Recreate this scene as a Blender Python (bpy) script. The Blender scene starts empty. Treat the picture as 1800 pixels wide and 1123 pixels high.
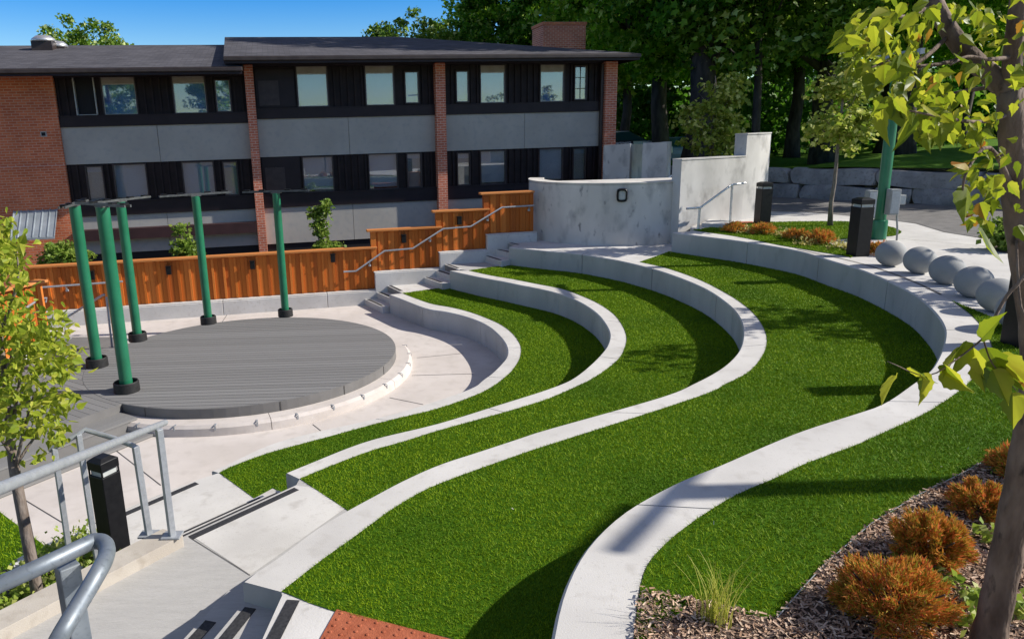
import bpy, math, random
import numpy as np
from mathutils import Vector, Matrix
from mathutils.geometry import tessellate_polygon
random.seed(7); RNG = np.random.default_rng(7)
PI = math.pi
scene = bpy.context.scene
col = scene.collection
R_ = math.radians
# ---------------------------------------------------------------- camera maths (photo is 1800 x 1123)
FPX, PITCH, ROLL, CX, CY, EYE = 1272.96, 0.23862, -0.028967, 760.58, 546.34, 4.1
_fw = np.array([0, math.cos(PITCH), -math.sin(PITCH)])
_up = np.array([0, math.sin(PITCH), math.cos(PITCH)])
_r0 = np.array([1.0, 0, 0])
_r = _r0*math.cos(ROLL) + _up*math.sin(ROLL)
_u = -_r0*math.sin(ROLL) + _up*math.cos(ROLL)
def ray(x, y): return (x-CX)/FPX*_r - (y-CY)/FPX*_u + _fw
def U(x, y, z):                       # photo pixel -> point on the level z
    d = ray(x, y); k = (z-EYE)/d[2]
    return (d[0]*k, d[1]*k, z)
def UY(x, y, Y):                      # photo pixel -> point at the depth Y
    d = ray(x, y); k = Y/d[1]
    return (d[0]*k, Y, EYE+d[2]*k)
def UP(x, y, A, hd):                  # photo pixel -> (along, z) on the upright plane through A with heading hd
    d = ray(x, y); n = (-math.sin(hd), math.cos(hd))
    k = (n[0]*A[0]+n[1]*A[1])/(n[0]*d[0]+n[1]*d[1])
    return ((d[0]*k-A[0])*math.cos(hd)+(d[1]*k-A[1])*math.sin(hd), EYE+d[2]*k)
# ---------------------------------------------------------------- materials
def nd(nt, t, **kw):
    n = nt.nodes.new(t)
    for k, v in kw.items(): setattr(n, k, v)
    return n
def mat(name, c1, c2=None, scale=8, rough=.7, bump=0, bscale=None, metal=0, spec=.4, detail=4, island=False,
        trans=0, lo=.35, hi=.65, extra=None, stretch=None):
    m = bpy.data.materials.new(name); m.use_nodes = True; nt = m.node_tree; L = nt.links
    b = nt.nodes['Principled BSDF']; out = nt.nodes['Material Output']
    b.inputs['Roughness'].default_value = rough; b.inputs['Metallic'].default_value = metal
    b.inputs['Specular IOR Level'].default_value = spec
    tc = nd(nt, 'ShaderNodeTexCoord'); vec = tc.outputs['Object']
    if stretch:
        mp = nd(nt, 'ShaderNodeMapping'); mp.inputs['Scale'].default_value = stretch
        L.new(vec, mp.inputs['Vector']); vec = mp.outputs['Vector']
    cs = None
    if c2 is None: b.inputs['Base Color'].default_value = (*c1, 1)
    else:
        rp = nd(nt, 'ShaderNodeValToRGB')
        rp.color_ramp.elements[0].color = (*c1, 1); rp.color_ramp.elements[1].color = (*c2, 1)
        if island:
            g = nd(nt, 'ShaderNodeNewGeometry'); L.new(g.outputs['Random Per Island'], rp.inputs['Fac'])
            if isinstance(island, (list, tuple)):
                for p, c in island:
                    e = rp.color_ramp.elements.new(p); e.color = (*c, 1)
        else:
            n = nd(nt, 'ShaderNodeTexNoise'); n.inputs['Scale'].default_value = scale; n.inputs['Detail'].default_value = detail
            L.new(vec, n.inputs['Vector']); L.new(n.outputs['Fac'], rp.inputs['Fac'])
            rp.color_ramp.elements[0].position = lo; rp.color_ramp.elements[1].position = hi
        cs = rp.outputs['Color']
        if extra:                      # a second, finer layer: (scale, colour, lo, hi)
            for (s2, cc, l2, h2) in extra:
                n2 = nd(nt, 'ShaderNodeTexNoise'); n2.inputs['Scale'].default_value = s2; n2.inputs['Detail'].default_value = 5
                L.new(vec, n2.inputs['Vector'])
                r2 = nd(nt, 'ShaderNodeMapRange'); r2.inputs['From Min'].default_value = l2; r2.inputs['From Max'].default_value = h2
                L.new(n2.outputs['Fac'], r2.inputs['Value'])
                mx = nd(nt, 'ShaderNodeMixRGB'); L.new(r2.outputs['Result'], mx.inputs['Fac'])
                L.new(cs, mx.inputs['Color1']); mx.inputs['Color2'].default_value = (*cc, 1); cs = mx.outputs['Color']
        L.new(cs, b.inputs['Base Color'])
    if bump:
        n = nd(nt, 'ShaderNodeTexNoise'); n.inputs['Scale'].default_value = bscale or scale*4; n.inputs['Detail'].default_value = 4
        L.new(vec, n.inputs['Vector'])
        bp = nd(nt, 'ShaderNodeBump'); bp.inputs['Strength'].default_value = bump; bp.inputs['Distance'].default_value = .02
        L.new(n.outputs['Fac'], bp.inputs['Height']); L.new(bp.outputs['Normal'], b.inputs['Normal'])
    if trans:
        t = nd(nt, 'ShaderNodeBsdfTranslucent'); ms = nd(nt, 'ShaderNodeMixShader'); ms.inputs['Fac'].default_value = trans
        if cs is not None: L.new(cs, t.inputs['Color'])
        else: t.inputs['Color'].default_value = (*c1, 1)
        L.new(b.outputs['BSDF'], ms.inputs[1]); L.new(t.outputs['BSDF'], ms.inputs[2]); L.new(ms.outputs['Shader'], out.inputs['Surface'])
    return m
def brick_mat(name, c1, c2, mortar, scale=1.0, bw=.215, rh=.075, msize=.011, rough=.85, bump=.35):
    m = bpy.data.materials.new(name); m.use_nodes = True; nt = m.node_tree; L = nt.links; b = nt.nodes['Principled BSDF']
    b.inputs['Roughness'].default_value = rough; b.inputs['Specular IOR Level'].default_value = .2
    tc = nd(nt, 'ShaderNodeTexCoord'); sp = nd(nt, 'ShaderNodeSeparateXYZ'); L.new(tc.outputs['Object'], sp.inputs[0])
    ad = nd(nt, 'ShaderNodeMath', operation='ADD'); L.new(sp.outputs['X'], ad.inputs[0]); L.new(sp.outputs['Y'], ad.inputs[1])
    cb = nd(nt, 'ShaderNodeCombineXYZ'); L.new(ad.outputs[0], cb.inputs['X']); L.new(sp.outputs['Z'], cb.inputs['Y'])
    br = nd(nt, 'ShaderNodeTexBrick'); L.new(cb.outputs[0], br.inputs['Vector'])
    br.inputs['Scale'].default_value = scale; br.inputs['Brick Width'].default_value = bw; br.inputs['Row Height'].default_value = rh
    br.inputs['Mortar Size'].default_value = msize; br.inputs['Mortar Smooth'].default_value = .2
    br.inputs['Color1'].default_value = (*c1, 1); br.inputs['Color2'].default_value = (*c2, 1); br.inputs['Mortar'].default_value = (*mortar, 1)
    n = nd(nt, 'ShaderNodeTexNoise'); n.inputs['Scale'].default_value = 1.3; n.inputs['Detail'].default_value = 6; L.new(tc.outputs['Object'], n.inputs['Vector'])
    hs = nd(nt, 'ShaderNodeHueSaturation'); mr = nd(nt, 'ShaderNodeMapRange'); mr.inputs['To Min'].default_value = .65; mr.inputs['To Max'].default_value = 1.3
    L.new(n.outputs['Fac'], mr.inputs['Value']); L.new(mr.outputs['Result'], hs.inputs['Value']); L.new(br.outputs['Color'], hs.inputs['Color'])
    L.new(hs.outputs['Color'], b.inputs['Base Color'])
    if bump:
        bp = nd(nt, 'ShaderNodeBump'); bp.inputs['Strength'].default_value = bump; bp.inputs['Distance'].default_value = .01; bp.invert = True
        L.new(br.outputs['Fac'], bp.inputs['Height']); L.new(bp.outputs['Normal'], b.inputs['Normal'])
    return m
M = {}
M['conc'] = mat('light_concrete', (.50, .485, .46), (.60, .585, .56), 1.6, .85, .12, 90, spec=.2, extra=[(14, (.44, .42, .39), .56, .78), (160, (.36, .34, .31), .66, .8)])
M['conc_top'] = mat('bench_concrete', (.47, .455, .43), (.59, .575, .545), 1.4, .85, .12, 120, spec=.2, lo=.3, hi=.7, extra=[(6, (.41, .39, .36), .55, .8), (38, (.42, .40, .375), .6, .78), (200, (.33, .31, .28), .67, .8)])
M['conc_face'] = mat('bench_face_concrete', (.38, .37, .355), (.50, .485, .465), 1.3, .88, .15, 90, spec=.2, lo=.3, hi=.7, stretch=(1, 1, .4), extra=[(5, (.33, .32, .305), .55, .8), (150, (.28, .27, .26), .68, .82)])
M['conc_pink'] = mat('plaza_concrete', (.50, .455, .42), (.58, .535, .50), .9, .88, .15, 140, spec=.2, extra=[(5, (.46, .42, .385), .5, .8), (220, (.38, .35, .32), .66, .8)])
M['conc_old'] = mat('board_marked_concrete', (.50, .475, .435), (.68, .65, .60), 1.1, .85, .18, 60, spec=.2, lo=.3, hi=.7, stretch=(1, 1, .55), extra=[(3.2, (.33, .32, .30), .52, .74), (30, (.55, .53, .50), .6, .8), (6, (.24, .23, .22), .64, .74)])
M['conc_tall'] = mat('pale_wall_concrete', (.40, .39, .37), (.60, .585, .56), 1.4, .85, .15, 70, spec=.2, lo=.3, hi=.7, stretch=(1, 1, .6), extra=[(3.6, (.30, .29, .275), .54, .78), (8, (.26, .25, .235), .68, .8)])
M['broom'] = mat('broomed_concrete', (.385, .376, .36), (.42, .41, .393), 3, .9, .22, 30, spec=.15, stretch=(1, 7, 1), extra=[(14, (.345, .337, .322), .5, .8)])
for _n in M['broom'].node_tree.nodes:
    if _n.bl_idname == 'ShaderNodeMapping': _n.inputs['Rotation'].default_value = (0, 0, R_(-55))
M['joint'] = mat('joint_dark', (.09, .085, .08))
M['barm'] = mat('bar_steel', (.07, .075, .075), (.12, .125, .125), 15, .5, metal=.3)
M['nosing'] = mat('nosing_strip', (.018, .018, .02), (.04, .04, .042), 60, .7)
M['deck'] = mat('grey_decking', (.165, .162, .158), (.20, .197, .193), island=True, rough=.75, spec=.25, bump=.2, bscale=60)
M['deck_face'] = mat('grey_fascia', (.15, .145, .14), (.18, .175, .17), 3, .7, spec=.25)
M['gpole'] = mat('green_paint', (.012, .13, .062), (.02, .165, .085), 3, .32, spec=.5, extra=[(40, (.012, .11, .055), .6, .9)])
M['blackm'] = mat('black_metal', (.006, .006, .007), (.010, .010, .011), 20, .42, spec=.25)
M['rubber'] = mat('black_rubber', (.012, .012, .012), (.022, .022, .022), 30, .6)
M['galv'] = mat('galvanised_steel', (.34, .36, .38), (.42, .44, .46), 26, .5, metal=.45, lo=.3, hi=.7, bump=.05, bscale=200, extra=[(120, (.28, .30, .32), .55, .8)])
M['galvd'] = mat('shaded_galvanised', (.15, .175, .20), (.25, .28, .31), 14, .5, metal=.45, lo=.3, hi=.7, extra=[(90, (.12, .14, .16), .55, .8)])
M['kerbc'] = mat('tan_kerb_concrete', (.40, .36, .31), (.50, .46, .40), 2.5, .88, .15, 110, spec=.2, extra=[(9, (.34, .30, .25), .52, .78)])
M['steel'] = mat('brushed_steel', (.55, .55, .55), (.66, .66, .66), 20, .4, metal=.8)
M['wood'] = mat('orange_cedar', (.36, .085, .010), (.62, .185, .03), island=[(.4, (.46, .12, .012)), (.7, (.54, .15, .018))], rough=.6, spec=.3, bump=.25, bscale=40)
M['woodcap'] = mat('cedar_cap', (.48, .17, .04), (.60, .23, .065), 3, .55, stretch=(.4, 6, 6))
M['brick'] = brick_mat('red_brick', (.64, .185, .08), (.50, .125, .055), (.56, .30, .20))
M['brickp'] = brick_mat('pillar_brick', (.60, .18, .10), (.45, .12, .065), (.60, .40, .31))
M['panel'] = mat('grey_panel', (.385, .365, .325), (.445, .425, .38), .8, .85, .1, 30, spec=.15, extra=[(6, (.34, .34, .325), .5, .8)])
M['brown'] = mat('dark_brown_cladding', (.013, .008, .0085), (.024, .015, .015), 4, .6, .1, 50, spec=.25)
M['band'] = mat('dark_fascia_paint', (.016, .010, .0125), (.022, .014, .017), 3, .5, spec=.3)
M['maroon'] = mat('maroon_beam', (.035, .014, .014), (.05, .02, .02), 3, .6)
M['gutter'] = mat('brown_gutter', (.035, .025, .022), (.05, .038, .034), 5, .45)
M['frame'] = mat('window_frame_paint', (.035, .024, .024), (.05, .035, .034), 5, .5)
M['frame_lt'] = mat('aluminium_frame', (.35, .34, .32), (.45, .44, .42), 10, .4, metal=.3)
M['blind'] = mat('sky_tinted_blind', (.17, .34, .70), (.22, .40, .76), .9, .9, spec=.1)  # blue sky reflection of the panes put into the blind colour
M['blindg'] = mat('grey_blind', (.40, .44, .48), (.46, .50, .54), .9, .9, spec=.1)
M['valance'] = mat('beige_valance', (.27, .24, .20), (.33, .30, .26), 4, .8)
M['dark'] = mat('dark_void', (.008, .008, .01))
M['asphalt'] = mat('asphalt', (.13, .125, .12), (.18, .172, .165), 4, .9, .4, 200, extra=[(180, (.22, .21, .2), .6, .8)])
M['soil'] = mat('soil_mulch', (.06, .042, .033), (.13, .09, .07), 30, .95, .8, 60)
M['rock'] = mat('limestone_boulder', (.24, .23, .225), (.40, .385, .37), 2.2, .9, .9, 7, lo=.3, hi=.7, extra=[(12, (.19, .185, .18), .52, .75)])
M['rockw'] = mat('white_rock', (.42, .41, .39), (.6, .59, .57), 6, .9, .6, 20)
M['bark'] = mat('grey_brown_bark', (.085, .056, .04), (.20, .145, .108), 14, .9, .9, 30, stretch=(1, 1, .35), extra=[(5, (.25, .20, .165), .58, .78), (30, (.045, .032, .024), .6, .75)])
M['barkd'] = mat('dark_bark', (.03, .025, .021), (.085, .07, .06), 5, .95, .9, 14, stretch=(1, 1, .3))
M['barky'] = mat('young_bark', (.12, .09, .07), (.24, .2, .17), 20, .85, .5, 50, stretch=(1, 1, .3), extra=[(7, (.05, .04, .035), .6, .7)])
M['shingle'] = None
M['ball'] = mat('sphere_concrete', (.27, .275, .27), (.33, .335, .33), 3, .75, .1, 160, spec=.25, extra=[(60, (.32, .325, .32), .6, .85)])
M['redpad'] = mat('tactile_red', (.30, .075, .03), (.38, .11, .05), 12, .75, .3, 90)
M['whitep'] = mat('white_paint', (.72, .73, .74)); M['greyp'] = mat('grey_box_paint', (.22, .235, .235), (.27, .285, .285), 12, .5)
M['bluep'] = mat('blue_car_paint', (.05, .12, .2), rough=.25, spec=.6); M['tealg'] = mat('car_glass', (.02, .06, .07), rough=.08, spec=.8)
M['silver'] = mat('silver_car_paint', (.6, .62, .63), rough=.3, spec=.6)
M['dish'] = mat('dish_grey', (.42, .36, .32), (.46, .40, .36), 5, .6)
M['zinc'] = mat('standing_seam_zinc', (.33, .37, .40), (.45, .49, .52), 3, .4, metal=.5)
M['lens'] = mat('frosted_lens', (.42, .44, .42), (.5, .52, .5), 8, .3)
M['amber'] = mat('amber_lens', (.3, .2, .06), rough=.2)
# leaves
def leafm(n, a, b, c, trans=.45, rough=.5, hi=None): return mat(n, a, hi or c, island=[(.5, b), (.84, c)] if hi else [(.5, b)], rough=rough, spec=.3, trans=trans)  # hi: sunlit leaf highlights put into the colour of random islands
M['turf'] = mat('turf_blades', (.135, .225, .003), (.29, .40, .010), island=[(.5, (.185, .295, .004)), (.85, (.235, .345, .006))], rough=.6, spec=.15, trans=.15, extra=[(.8, (.09, .18, .005), .46, .72)])
M['turfbase'] = mat('turf_backing', (.03, .085, .003), (.05, .115, .004), 40, .95, spec=.1)
M['lawn'] = mat('lawn_grass', (.06, .14, .010), (.12, .24, .02), 3, .9, .9, 60, spec=.1, extra=[(50, (.02, .06, .006), .5, .75)])
M['leaf_forest'] = leafm('forest_leaf', (.13, .32, .016), (.24, .48, .025), (.46, .66, .06), .62, hi=(.85, .95, .35))
M['leaf_forest2'] = leafm('forest_leaf_light', (.09, .2, .016), (.15, .28, .022), (.32, .46, .06), .5, hi=(.85, .95, .4))
M['leaf_dark'] = leafm('forest_leaf_dark', (.055, .18, .013), (.10, .28, .016), (.26, .48, .04), .6, hi=(.8, .92, .3))
M['leaf_far'] = leafm('far_leaf', (.04, .13, .012), (.07, .20, .014), (.14, .30, .025), .5)
M['leaf_young'] = leafm('young_leaf', (.18, .26, .025), (.28, .35, .04), (.45, .48, .10), .45, hi=(.8, .8, .3))
M['leaf_maple'] = leafm('maple_leaf', (.20, .28, .018), (.33, .40, .03), (.52, .52, .07), .5)
M['leaf_fg'] = mat('near_maple_leaf', (.11, .16, .008), (.34, .14, .02), island=[(.35, (.19, .25, .012)), (.65, (.29, .34, .018)), (.95, (.44, .44, .035)), (.975, (.42, .24, .025))], rough=.42, spec=.35, trans=.6)
M['leaf_shrub'] = leafm('shrub_leaf', (.12, .22, .025), (.19, .29, .04), (.30, .38, .07), .45)
M['leaf_orange'] = mat('orange_juniper', (.20, .23, .025), (.62, .12, .05), island=[(.22, (.36, .28, .03)), (.5, (.62, .32, .05)), (.75, (.74, .30, .07)), (.9, (.72, .19, .06))], rough=.6, spec=.2, trans=.3)
M['leaf_yel'] = mat('yellow_groundcover', (.30, .26, .05), (.55, .48, .18), island=True, rough=.6, trans=.35)
M['leaf_gc'] = leafm('groundcover_leaf', (.18, .28, .03), (.28, .38, .05), (.5, .52, .16), .4)
M['chip'] = mat('wood_chips', (.27, .17, .11), (.66, .52, .40), island=[(.35, (.40, .27, .19)), (.7, (.53, .38, .28))], rough=.9, spec=.1)
M['chipw'] = mat('pale_chips', (.5, .46, .4), (.7, .66, .6), island=True, rough=.9)
def shingle_mat():
    m = brick_mat('grey_shingles', (.10, .096, .105), (.062, .06, .067), (.04, .039, .044), 1, .32, .13, .008, .95, .3)
    nt = m.node_tree; br = [n for n in nt.nodes if n.bl_idname == 'ShaderNodeTexBrick'][0]
    sp = [n for n in nt.nodes if n.bl_idname == 'ShaderNodeSeparateXYZ'][0]; cb = [n for n in nt.nodes if n.bl_idname == 'ShaderNodeCombineXYZ'][0]
    nt.links.new(sp.outputs['X'], cb.inputs['X']); nt.links.new(sp.outputs['Y'], cb.inputs['Y'])
    br.inputs['Bias'].default_value = 0
    return m
M['shingle'] = shingle_mat()
def glass_mat():
    m = bpy.data.materials.new('window_glass'); m.use_nodes = True; nt = m.node_tree; L = nt.links
    for n in list(nt.nodes):
        if n.type != 'OUTPUT_MATERIAL': nt.nodes.remove(n)
    o = nt.nodes['Material Output']; t = nd(nt, 'ShaderNodeBsdfTransparent'); g = nd(nt, 'ShaderNodeBsdfGlossy'); g.inputs['Roughness'].default_value = .02
    t.inputs['Color'].default_value = (.86, .9, .92, 1)
    lw = nd(nt, 'ShaderNodeLayerWeight'); pw = nd(nt, 'ShaderNodeMath', operation='POWER'); L.new(lw.outputs['Facing'], pw.inputs[0]); pw.inputs[1].default_value = 4
    mr = nd(nt, 'ShaderNodeMapRange'); mr.inputs['To Min'].default_value = .17; mr.inputs['To Max'].default_value = .9; L.new(pw.outputs[0], mr.inputs['Value'])
    mx = nd(nt, 'ShaderNodeMixShader'); L.new(mr.outputs[0], mx.inputs[0]); L.new(t.outputs[0], mx.inputs[1]); L.new(g.outputs[0], mx.inputs[2]); L.new(mx.outputs[0], o.inputs['Surface'])
    return m
M['glass'] = glass_mat()
# ---------------------------------------------------------------- mesh helpers
WL = {}                                # world offset of every root
def off(o): return WL.get(o.name, (0, 0, 0)) if o else (0, 0, 0)
def tag(o, label=None, cat=None, group=None, kind=None):
    if label: o['label'] = label
    if cat: o['category'] = cat
    if group: o['group'] = group
    if kind: o['kind'] = kind
    return o
def thing(name, label, cat, loc=(0, 0, 0), rz=0, group=None):
    o = bpy.data.objects.new(name, None); col.objects.link(o); o.location = loc; o.rotation_euler = (0, 0, rz)
    o.empty_display_size = .2
    WL[o.name] = (0, 0, 0) if rz else tuple(loc)
    return tag(o, label, cat, group)
def link(name, me, parent=None, smooth=False, mats=()):
    for m in (mats if isinstance(mats, (list, tuple)) else [mats]): me.materials.append(m)
    o = bpy.data.objects.new(name, me); col.objects.link(o)
    if parent: o.parent = parent; WL[o.name] = off(parent)
    if smooth: me.polygons.foreach_set('use_smooth', [True]*len(me.polygons))
    return o
class MB:
    def __init__(s): s.v = []; s.f = []; s.m = []
    def add(s, vs, fs, mi=0):
        b = len(s.v); s.v += [tuple(map(float, p)) for p in vs]; s.f += [tuple(i+b for i in f) for f in fs]; s.m += [mi]*len(fs); return s
    def box(s, c, d, rz=0, mi=0, ax=None):
        X = np.array([math.cos(rz), math.sin(rz), 0]); Y = np.array([-math.sin(rz), math.cos(rz), 0]); Z = np.array([0, 0, 1.])
        if ax: X, Y, Z = map(np.array, ax)
        c = np.array(c, float); h = np.array(d)/2
        vs = [c+X*h[0]*i+Y*h[1]*j+Z*h[2]*k for k in (-1, 1) for i, j in ((-1, -1), (1, -1), (1, 1), (-1, 1))]
        return s.add(vs, [(3, 2, 1, 0), (4, 5, 6, 7), (0, 1, 5, 4), (1, 2, 6, 5), (2, 3, 7, 6), (3, 0, 4, 7)], mi)
    def bx(s, x0, x1, y0, y1, z0, z1, mi=0):
        return s.box(((x0+x1)/2, (y0+y1)/2, (z0+z1)/2), (x1-x0, y1-y0, z1-z0), 0, mi)
    def prism(s, poly, z0, z1, mi=0, cap=True, bottom=False, mside=None):
        P = [(float(p[0]), float(p[1])) for p in poly]
        if sum(P[i-1][0]*P[i][1]-P[i][0]*P[i-1][1] for i in range(len(P))) < 0: P = P[::-1]
        n = len(P); b = len(s.v)
        zt = z1 if callable(z1) else (lambda x, y: z1)
        s.v += [(x, y, z0) for x, y in P]+[(x, y, zt(x, y)) for x, y in P]
        for i in range(n):
            j = (i+1) % n; s.f.append((b+i, b+j, b+n+j, b+n+i)); s.m.append(mi if mside is None else mside)
        T = tessellate_polygon([[Vector((x, y, 0)) for x, y in P]])
        for t in T:
            a, c, d = t
            ar = (P[c][0]-P[a][0])*(P[d][1]-P[a][1])-(P[d][0]-P[a][0])*(P[c][1]-P[a][1])
            if ar < 0: c, d = d, c
            if cap: s.f.append((b+n+a, b+n+c, b+n+d)); s.m.append(mi)
            if bottom: s.f.append((b+a, b+d, b+c)); s.m.append(mi)
        return s
    def sheet(s, poly, z, mi=0):
        P = [(float(p[0]), float(p[1])) for p in poly]; b = len(s.v); s.v += [(x, y, z) for x, y in P]
        for a, c, d in tessellate_polygon([[Vector((x, y, 0)) for x, y in P]]):
            if (P[c][0]-P[a][0])*(P[d][1]-P[a][1])-(P[d][0]-P[a][0])*(P[c][1]-P[a][1]) < 0: c, d = d, c
            s.f.append((b+a, b+c, b+d)); s.m.append(mi)
        return s
    def tube(s, pts, rad, n=10, mi=0, cap=True):
        pts = [np.array(p, float) for p in pts]; N = len(pts)
        if not hasattr(rad, '__len__'): rad = [rad]*N
        b = len(s.v); prev = None
        for i, p in enumerate(pts):
            t = pts[min(i+1, N-1)]-pts[max(i-1, 0)]; t = t/(np.linalg.norm(t)+1e-9)
            a = prev if prev is not None else (np.array([1., 0, 0]) if abs(t[0]) < .9 else np.array([0, 1., 0]))
            a = a-t*(a@t); a /= np.linalg.norm(a); prev = a; c = np.cross(t, a)
            for k in range(n):
                w = 2*PI*k/n; s.v.append(tuple(p+rad[i]*(math.cos(w)*a+math.sin(w)*c)))
        for i in range(N-1):
            for k in range(n):
                k2 = (k+1) % n; s.f.append((b+i*n+k, b+i*n+k2, b+(i+1)*n+k2, b+(i+1)*n+k)); s.m.append(mi)
        if cap:
            s.f.append(tuple(b+k for k in reversed(range(n)))); s.f.append(tuple(b+(N-1)*n+k for k in range(n))); s.m += [mi, mi]
        return s
    def lathe(s, c, prof, n=24, mi=0):
        b = len(s.v); K = len(prof)
        for r, z in prof:
            for k in range(n):
                w = 2*PI*k/n; s.v.append((c[0]+r*math.cos(w), c[1]+r*math.sin(w), c[2]+z))
        for i in range(K-1):
            for k in range(n):
                k2 = (k+1) % n; s.f.append((b+i*n+k, b+i*n+k2, b+(i+1)*n+k2, b+(i+1)*n+k)); s.m.append(mi)
        return s
    def build(s, name, mats, parent=None, smooth=False, bevel=0, auto=None):
        o3 = off(parent); me = bpy.data.meshes.new(name)
        me.from_pydata([(x-o3[0], y-o3[1], z-o3[2]) for x, y, z in s.v], [], s.f)
        me.polygons.foreach_set('material_index', s.m); me.update()
        o = link(name, me, parent, smooth, mats)
        if bevel:
            md = o.modifiers.new('bevel', 'BEVEL'); md.width = bevel; md.segments = 2; md.limit_method = 'ANGLE'; md.angle_limit = R_(40)
        if auto:
            try:
                me.polygons.foreach_set('use_smooth', [True]*len(me.polygons)); me.set_sharp_from_angle(angle=R_(auto))
            except Exception: pass
        return o
def npmesh(name, V, F, mats, parent=None, smooth=False):
    o3 = np.array(off(parent)); V = np.asarray(V, np.float32)-o3.astype(np.float32); F = np.asarray(F, np.int32)
    me = bpy.data.meshes.new(name); me.vertices.add(len(V)); me.vertices.foreach_set('co', V.ravel())
    k = F.shape[1]; me.loops.add(F.size); me.loops.foreach_set('vertex_index', F.ravel())
    me.polygons.add(len(F)); me.polygons.foreach_set('loop_start', np.arange(len(F), dtype=np.int32)*k)
    try: me.polygons.foreach_set('loop_total', np.full(len(F), k, np.int32))
    except Exception: pass
    me.update(calc_edges=True); me.validate()
    return link(name, me, parent, smooth, mats)
def rand_rot(n, d=None, spread=1.0):
    """n frames (n,3,3) columns: side, length, normal; length axis near d"""
    a = RNG.normal(size=(n, 3))*spread
    if d is not None: a = a+np.asarray(d)
    a /= np.linalg.norm(a, axis=1, keepdims=True)+1e-9
    b = RNG.normal(size=(n, 3)); b -= a*(a*b).sum(1, keepdims=True); b /= np.linalg.norm(b, axis=1, keepdims=True)+1e-9
    return np.stack([b, a, np.cross(b, a)], 2)
def inst(T, F, P, Rm, S):
    """template verts T (k,3), faces F; positions P; rotations Rm; sizes S"""
    n, k = len(P), len(T); S = np.broadcast_to(np.asarray(S, float), (n,))
    V = np.einsum('nij,kj->nki', Rm, T)*S[:, None, None]+P[:, None, :]
    F = np.asarray(F); FF = (F[None]+(np.arange(n)*k)[:, None, None]).reshape(-1, F.shape[1])
    return V.reshape(-1, 3), FF
QUAD = (np.array([[0, 0, 0], [.38, .45, .06], [0, 1, 0], [-.38, .45, .06]]), [[0, 1, 2, 3]])
CLUMP = (np.array([[0, 0, 0], [.5, .3, .1], [.25, .55, 0], [.5, .9, -.1], [0, .75, .1], [-.4, 1, .1], [-.3, .55, -.05], [-.55, .25, .1]]), [[0, 1, 2, 3], [0, 3, 4, 5], [0, 5, 6, 7]])
_h = [(0, 0), (.13, .0), (.25, .07), (.29, .19), (.41, .33), (.34, .42), (.33, .54), (.23, .62), (.18, .77), (.09, .88), (0, 1.12)]
_T = []; _F = []
for sg in (1, -1):
    b0 = len(_T); _T += [(sg*x, y, .14*x+.05*math.sin(9*x+4*y)-.4*max(y-.25, 0)**2) for x, y in _h]
    for i in range(1, len(_h)-1):
        _F.append([b0, b0+i, b0+i+1] if sg > 0 else [b0, b0+i+1, b0+i])
    _F = _F
MAPLE = (np.array(_T), _F)
def catmull(P, n=6):
    P = [np.array(p, float) for p in P]; Q = [2*P[0]-P[1]]+P+[2*P[-1]-P[-2]]; out = []
    for i in range(1, len(Q)-2):
        p0, p1, p2, p3 = Q[i-1:i+3]
        for k in range(n):
            t = k/n; out.append(.5*((2*p1)+(-p0+p2)*t+(2*p0-5*p1+4*p2-p3)*t*t+(-p0+3*p1-3*p2+p3)*t**3))
    out.append(P[-1]); return out
def inside(P, poly):
    poly = np.asarray([(p[0], p[1]) for p in poly]); x, y = P[:, 0], P[:, 1]; r = np.zeros(len(P), bool); j = len(poly)-1
    for i in range(len(poly)):
        xi, yi = poly[i]; xj, yj = poly[j]
        c = ((yi > y) != (yj > y)) & (x < (xj-xi)*(y-yi)/(yj-yi+1e-12)+xi); r ^= c; j = i
    return r
def scatter(poly, dens, chunk=None):
    poly = np.asarray([(p[0], p[1]) for p in poly]); a, b = poly.min(0), poly.max(0)
    n = int((b-a).prod()*dens); P = a+(b-a)*RNG.random((n, 2)); return P[inside(P, poly)]
def copytree(o, parent=None):
    c = o.copy(); col.objects.link(c); c.parent = parent
    for ch in list(o.children): copytree(ch, c)
    return c
# ---------------------------------------------------------------- camera
cd = bpy.data.cameras.new('camera'); cam = bpy.data.objects.new('camera', cd); col.objects.link(cam); scene.camera = cam
cd.sensor_width = 36; cd.sensor_fit = 'HORIZONTAL'; cd.lens = FPX/1800*36; cd.shift_x = (900-CX)/1800; cd.shift_y = (CY-561.5)/1800
cd.clip_start = .05; cd.clip_end = 3000
mw = Matrix.Identity(4)
for i in range(3): mw[i][0], mw[i][1], mw[i][2] = _r[i], _u[i], -_fw[i]
mw[0][3], mw[1][3], mw[2][3] = 0, 0, EYE
cam.matrix_world = mw
# ---------------------------------------------------------------- light
SUN_AZ, SUN_EL = .0, R_(35)           # azimuth from +x towards +y
sd = bpy.data.lights.new('sun', 'SUN'); sun = bpy.data.objects.new('sun', sd); col.objects.link(sun)
sd.energy = 5.0; sd.angle = R_(.53); sd.color = (1, .94, .85); sun.location = (30, 5, 40)
sv = Vector((math.cos(SUN_EL)*math.cos(SUN_AZ), math.cos(SUN_EL)*math.sin(SUN_AZ), math.sin(SUN_EL)))
sun.rotation_euler = (-sv).to_track_quat('-Z', 'Y').to_euler()
w = bpy.data.worlds.new('World'); scene.world = w; w.use_nodes = True; nt = w.node_tree
bg = nt.nodes['Background']; sky = nt.nodes.new('ShaderNodeTexSky'); sky.sky_type = 'NISHITA'; sky.sun_disc = False
sky.sun_elevation = SUN_EL; sky.sun_rotation = PI/2-SUN_AZ; sky.altitude = 900; sky.air_density = 1.25; sky.dust_density = 0.2; sky.ozone_density = 3
hs = nt.nodes.new('ShaderNodeHueSaturation');  hs.inputs['Hue'].default_value = .522
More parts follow.
